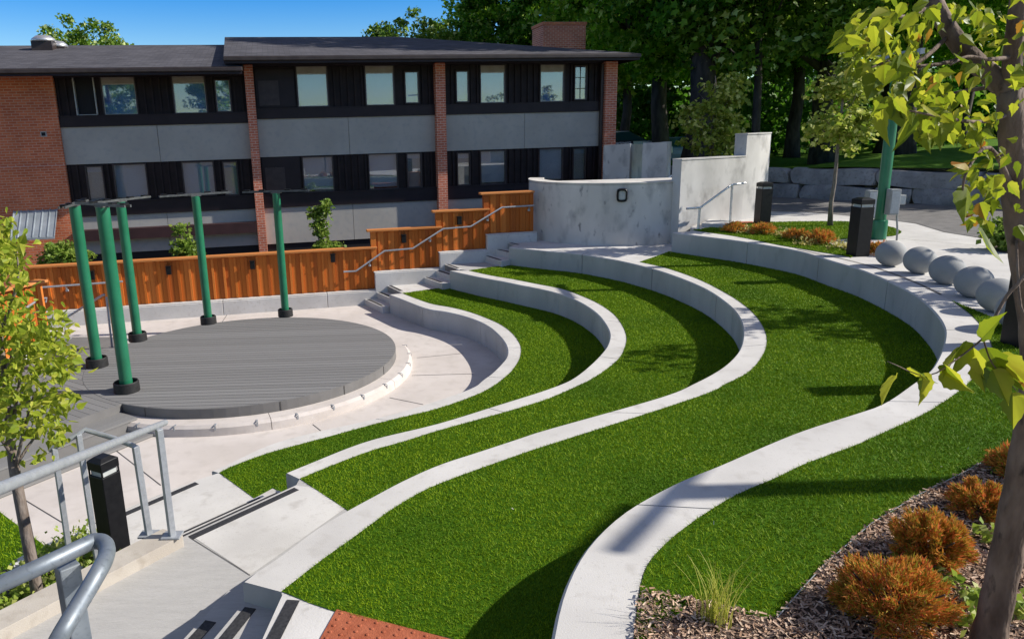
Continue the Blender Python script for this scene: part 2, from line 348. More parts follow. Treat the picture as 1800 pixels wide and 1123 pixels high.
tcw = nt.nodes.new('ShaderNodeTexCoord'); spw = nt.nodes.new('ShaderNodeSeparateXYZ'); nt.links.new(tcw.outputs['Generated'], spw.inputs[0])
mrw = nt.nodes.new('ShaderNodeMapRange'); mrw.inputs['From Min'].default_value = .22; mrw.inputs['From Max'].default_value = .55; mrw.inputs['To Min'].default_value = 1.62; mrw.inputs['To Max'].default_value = 1.35; nt.links.new(spw.outputs['Z'], mrw.inputs['Value'])
mrs = nt.nodes.new('ShaderNodeMapRange'); mrs.inputs['From Min'].default_value = .25; mrs.inputs['From Max'].default_value = .5; mrs.inputs['To Min'].default_value = 1.72; mrs.inputs['To Max'].default_value = .62; nt.links.new(spw.outputs['Z'], mrs.inputs['Value']); nt.links.new(mrs.outputs[0], hs.inputs['Saturation'])
vm = nt.nodes.new('ShaderNodeVectorMath'); vm.operation = 'SCALE'; nt.links.new(sky.outputs[0], vm.inputs[0]); nt.links.new(mrw.outputs[0], vm.inputs['Scale']); nt.links.new(vm.outputs[0], hs.inputs['Color']); nt.links.new(hs.outputs[0], bg.inputs['Color']); bg.inputs['Strength'].default_value = .072
vs = scene.view_settings; vs.view_transform = 'Standard'; vs.look = 'None'; vs.exposure = .42; vs.gamma = 1
# ---------------------------------------------------------------- terraces: traced edges
T1, T2, T3, T4 = .45, .90, 1.35, 1.80
def tr(l, s, ox, oy): return [(ox+x/s, oy+y/s) for x, y in l]
def R1(*l): return tr(l, 3.913, 660, 440)
def R2(*l): return tr(l, 3.744, 880, 400)
def R3(*l): return tr(l, 3.102, 380, 640)
def R4(*l): return tr(l, 3.209, 1160, 380)
def R5(*l): return tr(l, 2.143, 960, 640)
def R6(*l): return tr(l, 5.616, 640, 380)
def C4(*l): return tr(l, 3.273, 400, 780)
def W(l, z): return [U(x, y, z)[:2] for x, y in l]
def curve(l, z, n=6, ext0=0, ext1=0):
    P = [np.array(p) for p in W(l, z)]
    if ext0: d = P[0]-P[1]; P = [P[0]+d/np.linalg.norm(d)*ext0]+P
    if ext1: d = P[-1]-P[-2]; P = P+[P[-1]+d/np.linalg.norm(d)*ext1]
    return [tuple(p) for p in catmull(P, n)]
def smooth(P, it=2):
    P = [np.array(p) for p in P]
    for _ in range(it): P = [P[0]]+[(P[i-1]+2*P[i]+P[i+1])/4 for i in range(1, len(P)-1)]+[P[-1]]
    return [tuple(p) for p in P]
w1f = R1((95,305),(200,345),(300,385),(380,408),(480,422),(600,450),(700,483),(780,525),(840,575),(890,635),(908,690),(900,735),(870,775),(800,845),(730,895),(655,950))+R3((1130,222),(885,292),(570,362),(300,432),(60,545),(-25,580))
w1b = R1((185,296),(300,340),(400,372),(520,392),(650,425),(760,465),(860,510),(930,560),(980,620),(1003,680),(990,750),(950,815),(890,875),(800,940),(680,1000))+R3((1200,245),(920,312),(560,410),(300,480),(100,552),(15,592))
w2f = R1((510,140),(620,165),(740,190),(880,215),(1000,240),(1200,280),(1340,325),(1440,375),(1530,440),(1590,520),(1612,580),(1600,640),(1570,690),(1500,765),(1400,850),(1310,905),(1150,965),(960,1025),(830,1065))+R3((1200,325),(880,400),(700,460),(540,525),(380,590))
w2b = R1((640,140),(800,175),(950,200),(1100,230),(1280,265),(1420,315),(1540,370),(1640,440),(1700,520),(1728,600),(1715,670),(1680,740),(1600,810),(1480,890),(1330,960),(1150,1035))+R3((1510,280),(1200,365),(1030,420),(850,470),(650,545),(455,625))
w3f = R2((55,130),(300,155),(500,172),(650,195),(800,222),(950,258),(1080,295),(1250,358),(1380,420),(1480,490),(1550,555),(1590,630),(1597,700),(1585,770),(1555,830),(1480,905),(1380,970),(1260,1030),(1060,1115))+R3((1799,355),(1660,400),(1400,485),(1200,550),(1000,640),(850,720),(710,795))+C4((500,490),(300,640),(130,752),(85,790))
w3b = [(905,430.5),(960,434),(1010,438.5),(1055,446)]+R2((785,200),(950,235),(1100,270),(1300,340),(1450,415),(1560,480),(1660,560),(1720,640),(1752,720),(1745,800),(1700,880),(1620,960),(1480,1030),(1300,1115))+R3((1799,445),(1650,495),(1480,555),(1300,620),(1130,690),(960,790),(850,870),(720,965),(600,1050),(515,1115))+C4((310,850))
w4f = R4((70,92),(250,115),(450,140),(640,170),(800,200),(960,250),(1100,290),(1230,340),(1350,395),(1450,450),(1530,520),(1580,580),(1608,640),(1604,700))+[(1655,615),(1641,643),(1624,660),(1602,675)]+R5((1270,148),(1150,190),(960,250),(800,315),(640,385),(500,440),(330,530),(230,605),(150,690),(100,770),(60,860),(35,950),(18,1035))
w4b = R4((190,85),(400,110),(650,160),(850,205),(1000,236),(1160,275),(1300,320),(1430,370),(1550,425),(1650,480),(1720,530),(1785,585))+[(1736,590),(1745,618)]+R5((1630,30),(1560,100),(1430,185),(1300,245),(1180,300),(1060,345),(960,382),(860,432),(760,472),(650,530),(560,590),(480,650),(400,730),(368,790),(352,860),(342,940),(335,1035))
C = {}
for k, (f, b, z, e1) in enumerate([(w1f, w1b, T1, 0), (w2f, w2b, T2, 0), (w3f, w3b, T3, 0), (w4f, w4b, T4, 1.6)], 1):
    C[k] = (smooth(curve(f, z, 5, 0, e1)), smooth(curve(b, z, 5, 0, e1)))
ZT = {0: 0, 1: T1, 2: T2, 3: T3, 4: T4}
def arc(P):
    P = np.array(P); d = np.r_[0, np.cumsum(np.hypot(*np.diff(P, axis=0).T))]; return P, d/d[-1], d[-1]
def at(P, t):
    P, d, L = arc(P); return np.array([np.interp(t, d, P[:, 0]), np.interp(t, d, P[:, 1])])
def bench(k, joints, label):
    f, b = C[k]; zt = ZT[k]; zb = ZT[k-1]-.25 if k > 1 else -.2
    root = thing('bench_wall', label, 'bench wall', (*f[0], zt), 0, 'curved concrete bench walls')
    mb = MB(); js = [0]+joints+[1]; bev = .018; n = 150
    for a, c in zip(js[:-1], js[1:]):
        g = .0065/arc(f)[2]
        ts = np.linspace(a+(g if a else 0), c-(g if c < 1 else 0), max(8, int(n*(c-a))))
        A = [at(f, t) for t in ts]; B = [at(b, t) for t in ts]; base = len(mb.v); K = 6
        for p, q in zip(A, B):
            d = (q-p)/max(np.linalg.norm(q-p), 1e-6)
            for xy, z in ((p, zb), (p, zt-bev), (p+d*bev, zt), (q-d*bev*.5, zt), (q, zt-bev*.5), (q, zb)): mb.v.append((xy[0], xy[1], z))
        for i in range(len(ts)-1):
            for j in range(K-1):
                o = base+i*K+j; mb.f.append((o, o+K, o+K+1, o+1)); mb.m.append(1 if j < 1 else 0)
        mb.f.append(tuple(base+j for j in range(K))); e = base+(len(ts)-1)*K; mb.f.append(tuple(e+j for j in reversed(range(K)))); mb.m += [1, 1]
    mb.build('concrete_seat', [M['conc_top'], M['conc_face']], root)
    return root
bench(1, [.14, .30, .46, .60, .80], 'lowest curved concrete bench wall, edging the pale plaza around the stage')
bench(2, [.13, .27, .44, .60, .80], 'second lowest curved concrete bench wall between two turf terraces')
bench(3, [.12, .25, .40, .58, .76], 'third curved concrete bench wall, running from the round wall down to the near stairs')
bench(4, [.11, .22, .34, .50, .66, .83], 'highest and longest curved concrete bench wall, below the row of spheres')
# ---------------------------------------------------------------- slabs
def struct(name, mb, mats, **k): return tag(mb.build(name, mats, **k), kind='structure')
FA, FH = (-6.31, 16.95), .19           # fence plane
def fp(s, d=0): return (FA[0]+s*math.cos(FH)-d*math.sin(FH), FA[1]+s*math.sin(FH)+d*math.cos(FH))
f1, b1 = C[1]; f2, b2 = C[2]; f3, b3 = C[3]; f4, b4 = C[4]
# ground far below everything, out to the horizon
g = MB(); g.sheet([(-900, -600), (900, -600), (900, 1500), (-900, 1500)], -.62); struct('ground', g, M['soil'])
pz = MB(); pz.sheet([(-9.5, 5.2), (-4.95, 7.46), (-3.9, 6.5), (-3.0, 5.6), (1.5, 5.0), (2.2, 13), (0, 16.5), fp(5.6), fp(-4.2), (-14, 15), (-14, 6)], 0.0)
def jl(mb, a, b, z, wd=.012, mi=1):
    a, b = np.array(a[:2]), np.array(b[:2]); d = (b-a)/np.linalg.norm(b-a); n = np.array([-d[1], d[0]])*wd/2
    mb.add([(*(a-n), z), (*(b-n), z), (*(b+n), z), (*(a+n), z)], [(0, 1, 2, 3)], mi)
for a, b in [((733,629),(815,621)), ((724,660),(833,657)), ((685,699),(744,711)), ((550,746),(564,757)), ((198,787),(283,853)), ((30,870),(116,922)), ((120,590),(122,565)), ((400,552),(385,575))]:
    jl(pz, U(*a, 0), U(*b, 0), .004)
struct('plaza', pz, [M['conc_pink'], M['joint']])
# far stair nosings (left, right)
N = [None]+[(U(*a, z), U(*b, z)) for a, b, z in [((641,526),(669,539),.15), ((661,513.5),(684,523),.30), ((680,502),(702,512.5),.45), ((743,487),(773,497.5),.60), ((763,475),(788,483),.75), ((779,464),(802,472.5),.90), ((843,447.5),(877,458),1.05), ((862.5,437),(893,443.5),1.2), ((878.5,424.5),(909,431),1.35)]]
# near nosing lines of the left hand stairs
nlA = (U(347, 843, T1), U(200, 906, T1)); nlB = (U(521, 852, T2), U(322, 943, T2))
curbL = [U(318, 946, .95), U(-60, 1150, .95)]
def mid(a, b, t=.5): return tuple(np.array(a[:2])*(1-t)+np.array(b[:2])*t)
sl = MB()
n1a = nlA[0][:2]; n1b = nlA[1][:2]; n2a = nlB[0][:2]; n2b = nlB[1][:2]
poly1 = [N[3][0][:2], N[3][1][:2]]+b1+[n1a, n1b, (n1b[0]-.25, n1b[1]-.3), (n2b[0]-.2, n2b[1]-.3), (-1.2, 5.4), (1.2, 5.6), (3.0, 11.5), (2.2, 13.5), N[6][1][:2], fp(7.6, .3), fp(4.7, .3)]
sl.prism(poly1, -.2, T1); struct('lower_terrace', sl, M['conc_top'])
sl = MB()
poly2 = [N[6][0][:2], N[6][1][:2]]+b2+[n2a, n2b, (n2b[0]-.12, n2b[1]-.13), U(-80, 1135, T2)[:2], U(250, 1300, T2)[:2], (0.2, 3.2), (1.5, 6), (4.5, 10.5), (3.5, 13.5), N[9][1][:2], fp(9.0, .3), fp(6.5, .3)]
sl.prism(poly2, -.2, T2)
jl(sl, U(333, 944, T2), U(440, 1011, T2), T2+.004, .006)
struct('middle_terrace', sl, [M['broom'], M['joint']])
sm = MB()   # smoother cast strip of the landing beside the broomed one
sm.sheet([U(521, 853, T2)[:2], U(336, 941, T2)[:2], U(440, 1010, T2)[:2], U(640, 870, T2)[:2]], T2+.002); struct('landing_path', sm, M['conc_top'])
sl = MB()
poly3 = [N[9][0][:2], N[9][1][:2]]+b3+[U(496, 1046, T3)[:2], U(462, 1121, T3)[:2], U(400, 1300, T3)[:2], (0, 2.2), (1.2, 1.6), (2.2, 4), (6, 7), (7.5, 10), (6.9, 14), (5.9, 16.6), (6.3, 18.5), (6.3, 21), (1.5, 21), fp(8.5, .3)]
sl.prism(poly3, -.2, T3)
struct('upper_terrace', sl, M['conc'])
# upper plaza: everything behind the highest bench, level 1.8
WB0 = np.array([15.0, 19.3]); WBd = np.array([-.607, .795]); WBn = np.array([.795, .607])
up = MB()
poly4 = b4+[(1.0, .3), (30, -6), (34, 8), tuple(WB0-WBd*16-WBn*.2), tuple(WB0+WBd*9-WBn*.2), (8.2, 26.5), (7.2, 19.5), (7.0, 18.2), (6.2, 17.2)]
up.prism(poly4, -.3, T4-.004)
e4 = C[4][1]
for a, b in [((1500,412),(1790,438)), ((1590,455),(1795,500))]: jl(up, U(*a, T4), U(*b, T4), T4+.001)
struct('upper_plaza', up, [M['conc_top'], M['joint']])
jt = MB()   # dark expansion joint behind the bench cap next to the spheres
jp = [at(b4, t) for t in np.linspace(.17, .395, 40)]
for a, b in zip(jp[:-1], jp[1:]): jl(jt, a, b, T4+.006, .034, 0)
struct('expansion_joint', jt, M['joint'])
rd = MB()
rd.sheet([U(1356, 372, T4)[:2], U(1420, 373, T4)[:2], U(1480, 378, T4)[:2], U(1560, 386, T4)[:2], U(1610, 393, T4)[:2], U(1660, 408, T4)[:2], U(1760, 424, T4)[:2], (16, 12.5), (33, 8), tuple(WB0-WBd*15-WBn*.25), tuple(WB0+WBd*8-WBn*.25), (8.6, 25.5)], T4+.004)
struct('road', rd, M['asphalt'])
# hill behind the boulder wall
def hz(x, y):
    p = np.array([x, y])-WB0; u = p@WBd; d = p@WBn
    s = np.clip((9.0-u)/4, 0, 1); s = s*s*(3-2*s)
    return 1.78+(.98*s if d > 0 else 0)+.018*max(d, 0)+.12*math.sin(x*.31)*math.sin(y*.23)*min(1, max(d, 0)/6)
hl = MB(); xs = np.linspace(0, 1, 50); us = np.linspace(-40, 60, 60); ds = np.r_[.32, np.linspace(1, 95, 50)]
for i, u in enumerate(us):
    for d in ds:
        p = WB0+WBd*u+WBn*d; hl.v.append((p[0], p[1], hz(p[0], p[1])))
K = len(ds)
for i in range(len(us)-1):
    for j in range(K-1): hl.f.append((i*K+j, i*K+j+1, (i+1)*K+j+1, (i+1)*K+j)); hl.m.append(0)
o = struct('hill', hl, M['lawn'], smooth=True)
# ---------------------------------------------------------------- turf
ZCAM = np.array([0, 0, EYE])
BL = (np.array([[-.5, 0, 0], [.5, 0, 0], [0, 1, 0]]), [[0, 1, 2]])
def turf(name, label, poly, z, h=.017, dmul=1.0, wmul=1.0, cat='grass', blades='turf', base='turfbase'):
    mb = MB(); mb.sheet(poly, z)
    P = scatter(poly, 15000)
    d = np.sqrt(((np.c_[P, np.full(len(P), z)]-ZCAM)**2).sum(1)); wd = np.clip(.0009*d, .003, .02)*wmul
    keep = RNG.random(len(P)) < np.clip(dmul*.95/(h*wd)/15000, 0, 1); P = P[keep]; wd = wd[keep]; n = len(P)
    ln = RNG.normal(size=(n, 3))*.6; ln[:, 2] = 1; hh = h*RNG.uniform(.65, 1.25, n)
    a = RNG.uniform(0, 2*PI, n); sd = np.c_[np.cos(a), np.sin(a), np.zeros(n)]*wd[:, None]*.5
    B = np.c_[P, np.full(n, z)]; V = np.stack([B-sd, B+sd, B+ln*hh[:, None]], 1).reshape(-1, 3)
    F = np.arange(3*n).reshape(-1, 3)
    nb = len(mb.v); V = np.r_[np.array(mb.v), V]; F = np.r_[np.array(mb.f), F+nb]
    o = npmesh(name, V, F, [M[base], M[blades]])
    mi = np.ones(len(F), np.int32); mi[:len(mb.f)] = 0; o.data.polygons.foreach_set('material_index', mi)
    return tag(o, label, cat, kind='stuff')
def sub(P, a, b): return [tuple(at(P, t)) for t in np.linspace(a, b, 90)]
far1 = U(784, 505, T1)[:2]
turf('artificial_turf', 'bright green artificial turf on the lowest terrace', b1+[U(447, 876, T1)[:2], U(480, 858, T1)[:2]]+sub(f2, .985, .0)+[far1], T1+.004)
turf('artificial_turf', 'bright green artificial turf on the second terrace', b2+[U(609, 896, T2)[:2], U(622, 905, T2)[:2]]+sub(f3, .80, .0)+[U(862, 470, T2)[:2]], T2+.004)
turf('artificial_turf', 'wide band of artificial turf on the third terrace', b3[24:]+[U(547,1061,T3)[:2], U(589,1075,T3)[:2], U(675,1096,T3)[:2], U(767,1116,T3)[:2], U(860,1138,T3)[:2], U(960,1160,T3)[:2]]+sub(f4, .94, .0)+[U(1178, 442, T3)[:2]], T3+.004)
G4 = sub(b4, .415, .915)+W(R5((560,890),(700,930),(860,965),(960,860),(1050,760),(1220,610),(1400,500),(1580,410),(1760,310)), T4)+[U(1900,725,T4)[:2], U(1900,622,T4)[:2]]
turf('artificial_turf', 'near strip of artificial turf beside the wood chip bed', G4, T4+.004, h=.02)
isl = catmull(W([(1217,405),(1260,398),(1300,393),(1390,390),(1500,390),(1560,398),(1584,407),(1570,415),(1520,420),(1500,450),(1478,449)], T4)+sub(b4, .13, .015)[::18], 3)
turf('artificial_turf', 'oval turf island with shrubs and a young tree on the upper plaza', isl, T4+.004, h=.02, dmul=.8)
edg = MB()   # turf edging
ep = W(R5((870,968),(960,862),(1052,763),(1222,613),(1402,503),(1582,413),(1760,313)), T4)
for a, b in zip(ep[:-1], ep[1:]):
    jl(edg, a, b, T4+.024, .005, 0)
struct('turf_edging', edg, M['galv'])
lw = W([(-40,845),(-5,868),(104,946),(60,985),(-60,1020)], .25)
turf('lawn_grass', 'patch of mown lawn beside the young tree at the left edge', [(-9, 7.2)]+lw[1:4]+[(-6.5, 5.0)], .02, h=.035, dmul=.8)
# mulch bed
mb = MB(); bed = W(R5((330,1040),(345,900),(362,850),(560,888),(700,928),(860,963),(960,858),(1050,758),(1220,608),(1400,498),(1580,408),(1760,308)), T4)+[U(1950,690,T4)[:2], (4.5, 2.2), (1.2, 1.6)]
mb.sheet(bed, T4+.002); struct('mulch_bed', mb, M['soil'])
P = scatter(bed, 5600); n = len(P)
Rm = rand_rot(n, None); ang = RNG.uniform(0, 2*PI, n); tl = RNG.normal(0, .28, n)
ax = np.c_[np.cos(ang), np.sin(ang), tl]; ax /= np.linalg.norm(ax, axis=1)[:, None]; sdv = np.c_[-np.sin(ang), np.cos(ang), RNG.normal(0, .35, n)]; sdv /= np.linalg.norm(sdv, axis=1)[:, None]
Rm = np.stack([sdv, ax, np.cross(sdv, ax)], 2)
CH = (np.array([[-.1, -.5, -.05], [.12, -.45, .03], [.1, .5, .05], [-.13, .42, -.04], [0, -.3, .1], [0, .35, .1]]), [[0, 1, 4], [1, 2, 4], [2, 5, 4], [2, 3, 5], [3, 0, 5], [0, 4, 5]])
V, F = inst(*CH, np.c_[P, T4+.012+RNG.random(n)*.02], Rm, RNG.uniform(.012, .042, n))
tag(npmesh('wood_chips', V, F, M['chip']), 'loose brown and grey wood chip mulch around the orange shrubs', 'wood chips', kind='stuff')
P = np.r_[scatter(G4, 1.2), scatter(b3[24:]+sub(f4, .94, .0), .5)]; z = np.r_[np.full(len(scatter(G4, 0)), 0)]
zz = np.where(inside(P, G4), T4, T3)+.04; n = len(P)
V, F = inst(*CH, np.c_[P, zz], rand_rot(n), RNG.uniform(.012, .03, n)); tag(npmesh('stray_chips', V, F, M['chipw']), 'pale wood chips scattered over the turf', 'wood chips', kind='stuff')
# ---------------------------------------------------------------- stairs
def stairs(name, label, cat='stairs'): return thing(name, label, cat, (0, 0, 0), 0, 'concrete stair flights')
def step(root, poly, z0, z1, m='conc'):
    mb = MB(); mb.prism(poly, z0, z1); return mb.build('step', M[m], root, bevel=.008)
def nose(root, a, b, z, wd=.075, inset=.03, inward=(0, 0)):
    a, b = np.array(a[:2]), np.array(b[:2]); d = (b-a)/np.linalg.norm(b-a); n = np.array([-d[1], d[0]])
    if n@np.array(inward) < 0: n = -n
    a = a+d*.05+n*inset; b = b-d*.03+n*inset; mb = MB()
    mb.prism([a, b, b+n*wd, a+n*wd], z-.004, z+.004); mb.build('nosing_strip', M['nosing'], root)
for k, lab in [(0, 'lowest concrete stair flight by the cedar fence'), (1, 'middle concrete stair flight by the cedar fence'), (2, 'top concrete stair flight by the cedar fence, in shade')]:
    r = stairs('stair_flight', lab); z0 = k*.45
    for j in range(3):
        a, b = N[k*3+j+1]; e0, e1 = N[k*3+3]
        dv = np.array(e0[:2])-np.array(N[k*3+1][0][:2]); dv = dv/np.linalg.norm(dv)
        A = np.array(a[:2]); B = np.array(b[:2]); sd = (B-A)/np.linalg.norm(B-A); A = A-sd*.5; B = B+sd*.12
        E0 = np.array(e0[:2])-sd*.5+dv*.02; E1 = np.array(e1[:2])+sd*.12+dv*.02
        if j < 2: step(r, [A, B, E1, E0], z0-.1, z0+.15*(j+1)-.001*j)
        else: step(r, [A, B, E1+dv*.1, E0+dv*.1], z0+.1, z0+.45+.002)
        nose(r, a, b, z0+.15*(j+1)+(.002 if j == 2 else 0), inward=dv)
# near stair flights: drop away from the camera to the lower left
def flight(label, a, b, z, cnt=3, ext=.05, out=(-.65, .75), tread=.3):
    r = stairs('stair_flight', label); a, b = np.array(a[:2]), np.array(b[:2]); d = (b-a)/np.linalg.norm(b-a); n = np.array([-d[1], d[0]])
    if n@np.array(out) < 0: n = -n
    for j in range(1, cnt):
        step(r, [a-n*.02, b-n*.02, b+n*tread*j, a+n*tread*j], z-.15*cnt-.1, z-.15*j, 'conc_top')
        nose(r, a+n*tread*j, b+n*tread*j, z-.15*j, inward=-n)
    nose(r, a, b, z, inward=-n, inset=.03)
    return r
flight('near stair flight dropping from the lower landing to the plaza', nlA[0], nlA[1], T1)
flight('near stair flight between the two landings beside the second bench wall', nlB[0], nlB[1], T2)
r = stairs('stair_flight', 'shaded stair flight at the bottom edge, against the end of the third bench wall')
S = [((350,1092),(322,1122),1.05), ((419,1069),(375,1122),1.20), ((497,1050),(458,1122),1.35)]
S = [(np.array(U(*a, z)[:2]), np.array(U(*b, z)[:2]), z) for a, b, z in S]
for i, (a, b, z) in enumerate(S):
    d = (b-a)/np.linalg.norm(b-a); n = np.array([-d[1], d[0]]); n = n if n[0] > 0 else -n
    a2 = a-d*(.35 if i < 2 else .04); b2 = b+d*1.6
    if i < 2: step(r, [a2, b2, b2+n*.9, a2+n*.9], .7, z, 'broom')
    mbn = MB(); q0, q1 = a2+d*(.06 if i == 2 else .33), b2
    mbn.prism([q0+n*.035, q1+n*.035, q1+n*.115, q0+n*.115], z-.003, z+.0045); mbn.build('nosing_strip', M['nosing'], r)
tp = MB(); q = [U(592,1072,T3)[:2], U(548,1150,T3)[:2], U(760,1215,T3)[:2], U(860,1142,T3)[:2]]
tp.prism(q, T3-.01, T3+.008)
q = [np.array(p) for p in q]
for i in range(12):
    for j in range(7):
        p = (q[0]*(1-(i+.5)/12)+q[3]*(i+.5)/12)*(1-(j+.5)/7)+(q[1]*(1-(i+.5)/12)+q[2]*(i+.5)/12)*(j+.5)/7
        tp.lathe((p[0], p[1], T3+.008), [(.0125, 0), (.0105, .004), (.006, .006), (0.0005, .0062)], 10)
tag(tp.build('tactile_plate', M['redpad']), 'rust red tactile plate with raised domes at the top of the near stairs', 'tactile plate')
cb = MB(); a = np.array(U(322, 940, 1.0)[:2]); b = np.array(U(-20, 1118, 1.0)[:2]); d = (b-a)/np.linalg.norm(b-a); n = np.array([d[1], -d[0]]); n = n if n[0] < 0 else -n
cb.prism([a, b+d*.6, b+d*.6+n*.23, a+n*.23+d*.03], .2, 1.0); tag(cb.build('stair_kerb', M['kerbc'], bevel=.008), 'low concrete kerb along the near landing, carrying the railing foot', 'kerb')
pl = MB(); pl.prism([(-1.6, -2.5), (1.6, -2.5), (1.6, .9), (-.5, 1.35), (-1.6, 1.3)], .2, 2.25); struct('upper_landing', pl, M['conc'])
# ---------------------------------------------------------------- round stage
DZ = .31; SC = np.array([-3.42, 12.67]); SR = 2.71
st = thing('round_stage', 'round grey decked stage in the middle of the plaza', 'stage', (*SC, 0))
dk = MB(); h = .055; BW = .138
k = 0; y = -SR
XL = -3.5                                   # decking runs on to the left as a straight apron
def halfx(yy): return math.sqrt(max(SR*SR-yy*yy, 0))
while y < SR:
    y1 = min(y+BW-.011, SR); ym = (y+y1)/2
    xs0, xs1 = halfx(y), halfx(y1)
    l0 = l1 = None
    poly = [(-xs0, y)] + [(xs0, y)] + [(halfx(y+(y1-y)*.5), ym), (xs1, y1)] + [(-xs1, y1), (-halfx(ym), ym)]
    poly = [(SC[0]+px, SC[1]+py) for px, py in poly]
    if xs0 > .05 or xs1 > .05: dk.prism(poly, DZ-.03, DZ)
    y += BW
dk.build('decking', M['deck'], st)
fs = MB(); n = 96
for i in range(n):
    a0, a1 = 2*PI*i/n, 2*PI*(i+1)/n
    for r0, r1 in ((SR-.03, SR+.012),):
        p = [(SC[0]+r*math.cos(a), SC[1]+r*math.sin(a)) for r, a in ((r0, a0), (r1, a0), (r1, a1), (r0, a1))]
        b = len(fs.v); fs.v += [(*p[1], 0), (*p[2], 0), (*p[2], DZ-.004), (*p[1], DZ-.004), (*p[0], DZ-.004), (*p[3], DZ-.004)]
        fs.f += [(b, b+1, b+2, b+3), (b+3, b+2, b+5, b+4)]; fs.m += [0, 0]
for a in (-.35, -.75, -1.15, -1.9):
    fs.box((SC[0]+(SR+.014)*math.cos(a), SC[1]+(SR+.014)*math.sin(a), .2), (.008, .012, .2), a, 1)
fs.build('fascia', [M['deck_face'], M['joint']], st)
ud = MB(); ud.prism([(SC[0]+(SR-.05)*math.cos(a), SC[1]+(SR-.05)*math.sin(a)) for a in np.linspace(0, 2*PI, 48, endpoint=False)], .0, DZ-.032); ud.build('underframe', M['joint'], st)
# straight apron and two wide steps on the left of the stage
ap = thing('stage_apron', 'straight grey decked apron with two wide steps left of the round stage', 'stage apron', (-6.5, 11, 0))
q = [U(209, 711, DZ), U(60, 763, DZ)]
qa = np.array(q[0][:2]); qb = np.array(q[1][:2]); dd = (qb-qa)/np.linalg.norm(qb-qa); nn = np.array([dd[1], -dd[0]]); nn = nn if nn[1] < 0 else -nn
far_l = np.array([-10.2, 14.0]); bk = np.array(U(250, 592, DZ)[:2])
ang = [math.atan2(*(p-SC)[::-1]) for p in (bk, qa)]
def rim(t, r=SR+.016): return (SC[0]+r*math.cos(t), SC[1]+r*math.sin(t))
t0 = math.atan2(qa[1]-SC[1], qa[0]-SC[0]) % (2*PI); t1 = math.atan2(14.2-SC[1], -5.7-SC[0]) % (2*PI)
arcp = [np.array(rim(t)) for t in np.linspace(t1, t0, 14)]
def clipped(dirv, w, name, z, poly):
    """planks of width w running along dirv inside poly"""
    mb = MB(); d = np.array(dirv)/np.linalg.norm(dirv); n_ = np.array([-d[1], d[0]]); P = [np.array(p) for p in poly]
    lo = min(p@n_ for p in P); hi = max(p@n_ for p in P); s = lo
    def clip(pts, c, sgn):
        out = []
        for i in range(len(pts)):
            a, b = pts[i-1], pts[i]; da, db = sgn*(a@n_-c), sgn*(b@n_-c)
            if da >= 0: out.append(a)
            if da*db < 0: out.append(a+(b-a)*da/(da-db))
        return out
    while s < hi:
        c = clip(clip(P, s, 1), s+w-.007, -1)
        if len(c) > 2: mb.prism(c, z-.03, z)
        s += w
    return mb
apoly = [bk+np.array([0, .02])]+[p for p in arcp]+[qa, qa+dd*3.6, far_l+np.array([-1, -2]), far_l, np.array([-8.2, 14.35])]
apoly = [qa]+[qa+dd*4.6]+[np.array([-11.0, 9.6]), np.array([-11, 13.2]), np.array(U(88, 632, DZ)[:2]), np.array(U(150, 614, DZ)[:2]), np.array(U(215, 610, DZ)[:2])]+[p for p in arcp if p[1] < 13.75]
clipped((.9, -.62), BW, 'decking', DZ, apoly).build('decking', M['deck'], ap)
ub = MB(); ub.prism(apoly, 0, DZ-.033); ub.build('underframe', M['joint'], ap)
tr_ = .42
for i, zz in ((1, DZ), (2, DZ-.15)):
    o0 = nn*tr_*(i-1); o1 = nn*tr_*i
    sp_ = [qa+o0+dd*.02, qa+o1+dd*(.06*i), qa+o1+dd*4.8, qa+o0+dd*4.6]
    if i == 2:
        pass
    mb = MB(); mb.prism([qa+o0*0+nn*tr_*(i-1)-nn*(.0 if i > 1 else .0), qa+nn*tr_*i, qa+nn*tr_*i+dd*4.8, qa+nn*tr_*(i-1)+dd*4.8], 0, zz-.15)
    o = mb.build('step', M['deck_face'], ap)
    c = clipped(dd, BW, 'tread', zz-.15+.032, [qa+nn*tr_*(i-1), qa+nn*(tr_*i+.01), qa+nn*(tr_*i+.01)+dd*4.8, qa+nn*tr_*(i-1)+dd*4.8]); c.build('tread', M['deck'], ap)
mb = MB(); mb.prism([qa-nn*.004, qa+nn*.012, qa+nn*.012+dd*4.6, qa-nn*.004+dd*4.6], DZ-.15, DZ-.002); mb.build('riser', M['deck_face'], ap)
# low deck strip with kerb behind the apron on the left
lr = MB(); lp = [U(88, 592, .15)[:2], U(200, 592, .15)[:2], U(205, 612, .15)[:2], U(84, 618, .15)[:2]]
lr.prism(lp, 0, .15); tag(lr.build('ramp_slab', M['deck_face'], bevel=.01), 'low grey ramp slab between the apron and the cedar fence', 'ramp')
